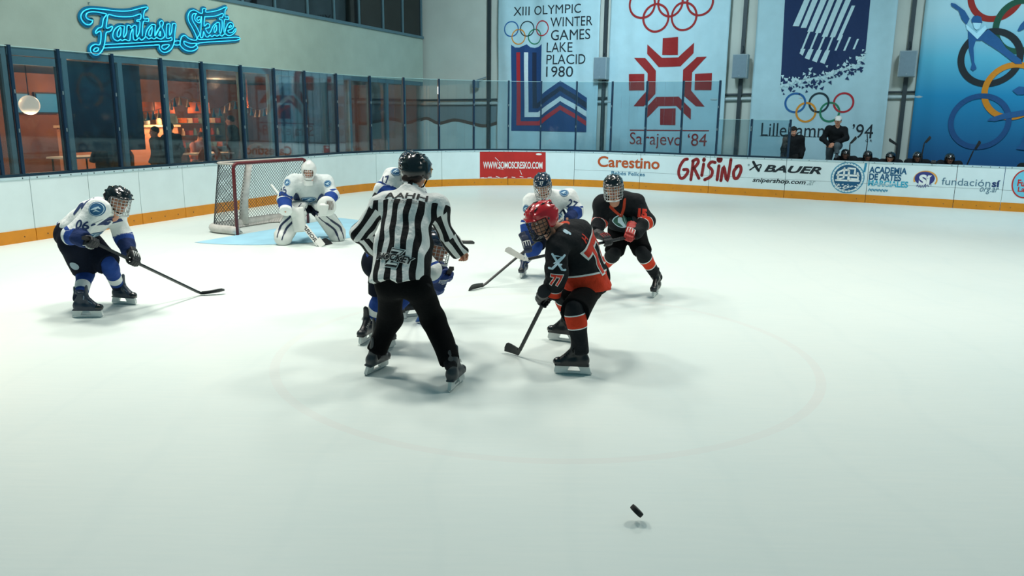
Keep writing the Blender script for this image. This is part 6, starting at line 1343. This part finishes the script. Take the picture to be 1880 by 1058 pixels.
sub('mask_cage', b.mesh('mask_cage'), CHROME, o)
b = MB(); b.add([(.07*math.sin(t), .1+.05*math.cos(t), z) for z in (-.12, -.2) for t in [-1.4+2.8*k/8 for k in range(9)]], [(k, k+1, 10+k, 9+k) for k in range(8)]); sub('throat_guard', b.mesh('throat_guard'), MASKW, o)
PADW = mat('leg_pad_white', '#cdd3cf', .5, noise=.03, scale=8); PADN = mat('leg_pad_navy', '#152643', .5)
for S, sg in (('R', -1), ('L', 1)):
    k, a = j['k'+S], j['an'+S]; toe = (j['heel'+S]+j['toe'+S])/2; dn = unit(a-k)
    fz = V3((.1+.12*sg, -1, .12)); fz = unit(fz-dn*(fz@dn)); sx = unit(np.cross(dn, fz)); c1 = (k+a)/2
    hi = onl(j['h'+S], k, .45)
    F_ = Field(); th = unit(k-hi); fz2 = unit(fz*.6+V3((0, 0, .5))-th*((fz*.6+V3((0, 0, .5)))@th)); sx2 = unit(np.cross(th, fz2))
    F_.rbox(c1+fz*.07, (sx, fz, dn), (.148, .06, np.linalg.norm(a-k)/2+.06), .045, .05)
    F_.rbox((hi+k)/2+fz2*.09, (sx2, fz2, th), (.14, .055, np.linalg.norm(k-hi)/2+.07), .045, .05)
    F_.rbox(c1+dn*.02+fz*.0, (sx, fz, dn), (.13, .09, np.linalg.norm(a-k)/2-.06), .05, .04)
    tdir = unit(toe+V3((0, -.1, .06))-a+fz*.12); F_.ell(a+dn*.02+fz*.1+V3((0, 0, -.03)), (sx, fz, dn), (.13, .11, .12), .05)
    F_.p.append((lambda X: .004-X[..., 2], None, None, .01, 'cut'))
    V, Q = F_.mesh(.013, 1); o = link('leg_pad', np_mesh('leg_pad', V, Q), PADW, f.r); bv = np_bvh(V, Q)
    for q in (-1, 1):
        pts = [(q*.055+.045, .36), (q*.05+.03, .2), (q*.045-.01, .05), (q*.05-.05, -.1), (q*.05-.03, -.2), (q*.045+.0, -.29)]
        pts = [(p[0]*-sg, p[1]) for p in pts]
        decal('pad_stripe', ribbon2d(spline2d(pts, 4), [.016]*7+[.034]*9+[.018]*5), bv, c1+fz*.1, sx if sx[0] > 0 else -sx, -dn, PADN, o, .004, .04, .4)
    tx = text2d('VAUGHN', .03)
    side = sx*sg if (sx*sg)[0]*sg > 0 else -sx*sg
    decal('pad_lettering', ([((x-2.1)*.06, (y-.35)*.06) for x, y in tx[0]], tx[1]), bv, c1+dn*(-.02 if S == 'R' else .02)+side*.12+fz*.03, -dn if S == 'R' else dn, np.cross(unit(side*.8+fz*.8), -dn if S == 'R' else dn), mat('pad_lettering_black', '#171c20', .6), o, .005, .03, .25)
f.skates(boot=BLKG, which='LR')
bl = V3((-3.06, 12.53, .012)); g1 = V3((j['wR'][0]+.03, j['wR'][1]-.12, j['wR'][2]-.05)); tpx = V3((-3.93, 13.0, .93)); dd = unit(tpx-bl); g1 = bl+dd*((g1-bl)@dd)
# blocker, catching glove and wide stick
fz = unit(V3((.05, -1, .1))); up_ = unit(V3((-.1, 0, 1))); sx = np.cross(up_, -fz)
F_ = Field(); bc = g1+fz*.05+V3((.02, 0, -.02)); F_.rbox(bc, (sx, fz, up_), (.105, .035, .2), .03, .02); F_.rbox(bc-fz*.06+up_*.05, (sx, fz, up_), (.06, .05, .08), .03, .03); F_.cap(bc-fz*.04+up_*.08, j['wR']-unit(j['wR']-j['eR'])*.1, .07, .085, .03)
V, Q = F_.mesh(.012, 1); o = link('blocker', np_mesh('blocker', V, Q), PADW, f.r)
tx = text2d('VAUGHN', .03); decal('blocker_lettering', ([((x-2.1)*.06, (y-.35)*.06) for x, y in tx[0]], tx[1]), np_bvh(V, Q), bc-sx*.075-up_*.06, up_+sx*.12, -sx, mat('pad_lettering_black', '#171c20', .6), o, .005, .03, .2)
wl = j['wL']; cd = unit(V3((.35, -1, .05))); F_ = Field(); cc = wl+V3((.02, -.1, -.02))
F_.ell(cc, (np.cross(cd, V3((0, 0, 1))), cd, (0, 0, 1)), (.15, .075, .16), .02); F_.cap(wl-unit(wl-j['eL'])*.12, cc, .09, .08, .04); F_.ell(cc+V3((.07, -.09, .02)), (np.cross(cd, V3((0, 0, 1))), cd, (0, 0, 1)), (.075, .07, .085), .02, '-')
for q in range(4): F_.cap(cc+V3((-.09+.03*q, -.07, -.13)), cc+V3((-.07+.035*q, -.09, .02)), .02, .022, .012)
V, Q = F_.mesh(.011, 1); o = link('catching_glove', np_mesh('catching_glove', V, Q), PADW, f.r)
b = MB()
for q in range(5): b.tube([Vector(cc)+Vector((.03+.02*q, -.075, .09)), Vector(cc)+Vector((.04+.02*q, -.06, .02)), Vector(cc)+Vector((.03+.02*q, -.075, -.05))], .005, 5)
link('glove_webbing', b.mesh('glove_webbing'), mat('webbing_brown', '#5b4a40', .7), o)
r, d_, n_ = stick('wide white goalkeeper stick with black lettering and black taped blade', bl, tpx, (-2.905, 12.8, .02), STKW, TAPEB, None, height=.13)
b = MB(); dv = Vector(dd); nv = Vector(fz)-dv*Vector(fz).dot(dv); nv.normalize(); wv = nv.cross(dv).normalized(); pc = Vector(bl)+dv*.36
b.box(pc, nv, wv, dv, .012, .046, .33); b.build('paddle', STKW, r, bevel=.006)
tx = text2d('WARRIOR', .03, .15); xs = [p[0] for p in tx[0]]; w_ = max(xs)-min(xs)
decal('paddle_lettering', ([((x-w_/2)*.52/w_, (y-.35)*.075) for x, y in tx[0]], tx[1]), b.bvh(), pc, -dv, dv.cross(nv) if (dv.cross(nv)).z > 0 else nv.cross(dv), mat('stick_lettering_black', '#16191c', .6), r, .004, .05, .2)
b = MB(); b.box(Vector(bl)+Vector((.14, .25, 0))*.0+Vector((.155*.02, 0, .05)), nv, wv, dv, .013, .05, .07); b.build('heel', STKW, r)

# puck ------------------------------------------------------------------
pk = Vector((.672, 3.86, .062)); ax_ = Vector((.55, -.42, .62)).normalized()
ax_ = (rt*.69+up*.72).normalized()
b = MB(); e1 = ax_.orthogonal().normalized(); e2 = ax_.cross(e1); n = 32; vs = []
for q, rr in ((-.0127, .0355), (-.0105, .0381), (.0105, .0381), (.0127, .0355)): vs += [pk+ax_*q+(e1*math.cos(2*math.pi*k/n)+e2*math.sin(2*math.pi*k/n))*rr for k in range(n)]
b.add(vs, [(r_*n+k, r_*n+(k+1) % n, (r_+1)*n+(k+1) % n, (r_+1)*n+k) for r_ in range(3) for k in range(n)]+[tuple(range(n-1, -1, -1)), tuple(3*n+k for k in range(n))])
o = b.build('hockey_puck', mat('puck_rubber', '#0c0f10', .7)); tag(o, 'black rubber puck tipped on edge just above the ice in the foreground', 'puck')

# ------------------------------------------------------------------ people off the ice
def tmpl(pos, yaw, scale=1.0, base='stand', **ch):
    if base == 'stand':
        T = dict(pel=(0, 0, .95), neck=(0, 0, 1.47), head=(0, .05, 1.63), sL=(-.19, 0, 1.42), sR=(.19, 0, 1.42), eL=(-.25, -.03, 1.14), eR=(.25, -.03, 1.14), wL=(-.24, .1, .9), wR=(.24, .1, .9),
                 hL=(-.1, 0, .9), hR=(.1, 0, .9), kL=(-.11, .03, .5), kR=(.11, .03, .5), anL=(-.12, 0, .1), anR=(.12, 0, .1), heelL=(-.12, -.06, 0), toeL=(-.14, .2, 0), heelR=(.12, -.06, 0), toeR=(.14, .2, 0))
    else:
        T = dict(pel=(0, -.02, .5), neck=(0, .1, 1.0), head=(0, .17, 1.16), sL=(-.2, .09, .95), sR=(.2, .09, .95), eL=(-.28, .12, .68), eR=(.28, .12, .68), wL=(-.14, .34, .6), wR=(.14, .34, .6),
                 hL=(-.1, .02, .48), hR=(.1, .02, .48), kL=(-.15, .44, .5), kR=(.15, .44, .5), anL=(-.15, .45, .12), anR=(.15, .45, .12), heelL=(-.15, .4, 0), toeL=(-.17, .66, 0), heelR=(.15, .4, 0), toeR=(.17, .66, 0))
    T.update(ch); c, s_ = math.cos(yaw), math.sin(yaw)
    return {k: (pos[0]+scale*(v[0]*c-v[1]*s_), pos[1]+scale*(v[0]*s_+v[1]*c), pos[2]+scale*v[2]) for k, v in T.items()}
def yawdir(yaw, dz=0.0, turn=0.0): return (-math.sin(yaw+turn), math.cos(yaw+turn), dz)
def shoe_pair(fig, m):
    for S in 'LR':
        j = fig.J; q = Field(); x = unit(j['toe'+S]-j['heel'+S]); h_ = j['heel'+S]; q.cap(h_+x*.03+V3((0, 0, .05)), h_+x*.22+V3((0, 0, .04)), .046, .036, .02); q.cap(h_+x*.04+V3((0, 0, .05)), j['an'+S], .045, .045, .03)
        q.p.append((lambda X, z=h_[2]: z+.004-X[..., 2], None, None, .01, 'cut')); link('shoe', npm('shoe', q.mesh(.012, 1)), m, fig.r)
def hair_on(fig, m, cap=False):
    q = Field(); q.ell((0, -.02, .045), XYZ, (.086, .102, .098), .02); q.ell((0, .085, -.03), XYZ, (.07, .06, .085), .01, '-'); q.rbox((0, 0, -.13), XYZ, (.2, .2, .08), .02, .01, '-'); q.ripple(.01, 110, 6)
    inst('hair', shared('short_hair', lambda: npm('hair', q.mesh(.009, 0))), m, fig.r, fig.HM)
HAIRD = mat('dark_hair', '#17110e', .8); JACK = mat('jacket_black', '#12161a', .8, noise=.1, scale=18, bump=.2, bscale=30); JEAN = mat('jeans_grey', '#47555c', .85); TRB = mat('trousers_black', '#101316', .85); SHOE = mat('shoe_grey', '#3e454a', .6)
plain = lambda name, col: garment_mat(name, [(0, col)], [(0, col)])
# bench platform behind the boards
BENCH = mat('bench_dark_wood', '#2d3133', .7)
e = empty('players_bench', rail(16.3, 1.1), 'long low bench behind the boards under the navy block banner', 'bench')
b = MB()
for s in np.arange(13.2, 20.2, 1.0): b.hexa([rail(s, .95, .40), rail(s+.99, .95, .40), rail(s+.99, 1.35, .40), rail(s, 1.35, .40), rail(s, .95, .46), rail(s+.99, .95, .46), rail(s+.99, 1.35, .46), rail(s, 1.35, .46)])
b.build('seat', BENCH, e); 
for s in np.arange(13.4, 20.2, 1.6):
    b = MB(); b.box(rail(s, 1.15, .2), WB, MBn, Zv, .04, .15, .2); b.build('leg', BENCH, e)
toward = math.atan2(MBn.x, -MBn.y)          # yaw that faces the ice
# coach, one foot up
pc = rail(14.98, 1.15, .0); yw = toward
J = tmpl((pc.x, pc.y, .46), yw, 1.0, kL=(-.12, .42, .92), anL=(-.14, .44, .68), heelL=(-.14, .40, .575), toeL=(-.15, .64, .575), hL=(-.1, .04, .9), wR=(.06, .42, .93), eR=(.3, .16, 1.08), wL=(-.04, .42, .97), eL=(-.3, .2, 1.12), neck=(-.04, .2, 1.40), head=(-.07, .3, 1.55), sL=(-.23, .18, 1.34), sR=(.15, .18, 1.36))
f = Fig(J, yawdir(yw, -.15, .1)); f.root('standing man in white cap and black jacket with one knee raised behind the boards'); j = f.J
mR = f.grip('R', j['wR']+unit(j['wR']-j['eR'])*.07, V3((0, 0, 1)), V3((0, -1, .3))); mL = f.grip('L', j['wL']+unit(j['wL']-j['eL'])*.07, V3((0, 0, 1)), V3((0, -1, .3)))
f.body(hands=[('R', mR), ('L', mL)]); f.jersey(plain('coach_jacket', '#12161a'), 'jacket', w=.17, chest=.19, sr=.082, wr=.06, hem=.08, cuff=-.01, seed=91, h=.014); f.trousers(JEAN, r0=.1, rk=.08, ra=.07)
shoe_pair(f, SHOE); hair_on(f, HAIRD)
q = Field(); q.ell((0, -.012, .058), XYZ, (.094, .112, .088), .02); q.rbox((0, 0, -.06), XYZ, (.2, .2, .1), .02, .008, '-'); q.rbox((0, .135, .05), XYZ, (.07, .06, .008), .008, .02)
inst('cap', npm('cap', q.mesh(.009, 1)), mat('cap_white', '#d9dad5', .8), f.r, f.HM)
# boy
pc = rail(13.95, .95, 0); J = tmpl((pc.x, pc.y, .12), yw, 1.0, head=(.0, .1, 1.60)); f = Fig(J, yawdir(yw, -.4, .35)); f.root('dark-haired person in black jacket standing behind the boards left of the white cap'); f.body(); f.jersey(plain('dark_jacket', '#14181c'), 'jacket', w=.17, chest=.19, sr=.085, wr=.06, hem=.1, seed=92, h=.015); f.trousers(TRB); shoe_pair(f, SHOE); hair_on(f, HAIRD)
# players sitting on the bench
wordsb = ('first', 'second', 'third', 'fourth', 'fifth', 'sixth')
SEATS = [(15.32, .05), (15.86, -.0), (16.40, -.03), (17.03, .03), (17.75, .0), (19.5, .0)]
labs = ['seated player in dark helmet just right of the man in the white cap', 'seated player in dark helmet above the round blue crest', 'seated player in dark helmet above the academy wording', 'seated player in dark helmet at the left edge of the deep blue banner', 'seated player in dark helmet with a glove resting on the board top', 'seated player in dark helmet cut off at the right edge of the picture']
bjs = garment_mat('bench_jersey', [(0, '#15191d')], [(0, '#15191d'), (.8, '#a8321c'), (.9, '#15191d')])
for k, (s, dy) in enumerate(SEATS):
    pc = rail(s, 1.0, 0); ch = dict(neck=(0, .08, 1.05), sL=(-.2, .07, 1.02), sR=(.2, .07, 1.02))
    if k == 4: ch.update(eR=(.3, .45, .95), wR=(.32, .78, 1.05))
    J = tmpl((pc.x, pc.y, -.035+dy*.5), yw, 1.0, 'sit', **ch); f = Fig(J, yawdir(yw, -.1, (.3, .1, -.2, .15, .2, 0)[k])); f.root(labs[k]); f.body(); f.jersey(bjs, w=.19, chest=.21, sr=.1, wr=.07, hem=.05, seed=95+k, h=.018)
    f.pants(BLK, h=.02); f.socks([(0, BL_)], 'bench', .075, .06); f.skates(boot=BLKG); f.helmet(BLKG, cage=BLKW if k != 2 else None)
    if k == 4: f.glove('R', j_ := V3(rail(s-.32, .06, 1.06)), V3(WB), GB_, out=(0, 0, 1), palm=NWHT)
STKS = [(15.52, 15.42, 1.62, 'left'), (15.82, 15.84, 1.66, ''), (16.55, 16.35, 1.67, 'curved'), (17.08, 17.15, 1.68, ''), (17.95, 18.25, 1.55, '')]
slab = ['stick held upright by the seated player nearest the man in the white cap', 'thin upright stick in front of the end of the black banner lettering', 'upright stick with big curved black blade beside the dark wall post', 'upright stick at the left edge of the deep blue banner', 'leaning stick crossing the blue ring of the deep blue banner']
for k, (sa, sb, zt, _) in enumerate(STKS):
    lo = rail(sa-.02, .62, .25); hi = rail(sb if k != 2 else sa, .66, zt-(.2 if k == 2 else .15)); dirv = (hi-lo).normalized()
    tipo = {0: WB*.12+Zv*.17, 1: WB*.0+Zv*.22-MBn*.08, 2: -WB*.2+Zv*.14, 3: WB*.1+Zv*.16, 4: WB*.08+Zv*.2}[k]
    stick(slab[k], hi, lo, hi+tipo, STK, STK, None, 'sticks held up on the bench', .07, curve=.02)
# cafe figures
def figure(label, k, yaw, top, low, hair=HAIRD, base='stand', sc=1.0, dz=0.0, zoff=None, look=0.0):
    s, z, d = CF[k]; J0 = tmpl((0, 0, 0), 0, sc, base); p = LW(s, 0, d); z0 = z-J0['head'][2] if zoff is None else zoff
    J = tmpl((p.x, p.y, z0), yaw, sc, base); g = Fig(J, yawdir(yaw, dz, look)); g.root(label); g.body(); g.jersey(plain('top_'+k, top), 'jumper', w=.18, chest=.2, sr=.09, wr=.06, hem=.1, seed=len(k)*7, h=.018); g.trousers(mat('cafe_trousers_'+k, low, .8)); shoe_pair(g, SHOE); hair_on(g, hair); return g
inw = math.atan2(-NB.x, NB.y)      # facing into the cafe
figure('person in dark top standing with back to the cafe glass below the orange lamp', 'manA', inw, '#16242c', '#1a2024')
figure('person in dark top beside the dark back in the third cafe window, face turned sideways', 'manB', inw+1.2, '#1b2c36', '#1a2024')
figure('broad person in dark blue top behind the second cafe window', 'manC', inw+.2, '#12384e', '#1a2024', sc=1.03)
figure('smaller dark person left of the bar counter behind the glass', 'manD', inw-.6, '#1d2a30', '#1a2024')
figure('child in pink top leaning at the white cafe table', 'kid', inw+math.pi, '#d98d80', '#3a3a44', base='sit', sc=1.02, dz=-.5, hair=mat('brown_hair', '#3b2318', .8))
figure('person in dark top standing right of the child in pink', 'manE', inw+.5, '#1a2930', '#1a2024')
# upper gallery
def gal(label, s, z, d, yaw, top, sc=1.0):
    p = LW(s, 0, d); J = tmpl((p.x, p.y, z), yaw, sc); g = Fig(J, yawdir(yaw, -.2)); g.root(label); g.body(); g.jersey(plain('gallery_top_%d' % int(s*10), top), 'jumper', seed=int(s), h=.018); g.trousers(TRB); shoe_pair(g, SHOE); hair_on(g, HAIRD)
gal('person in pale top behind the upper gallery glass', 21.75, 4.61, .8, inw+2.8, '#a9b0b0')
gal('person with dark hair and rust jumper at the end of the upper gallery', 23.5, 4.61, .7, inw+2.2, '#8a4a26', 1.0)
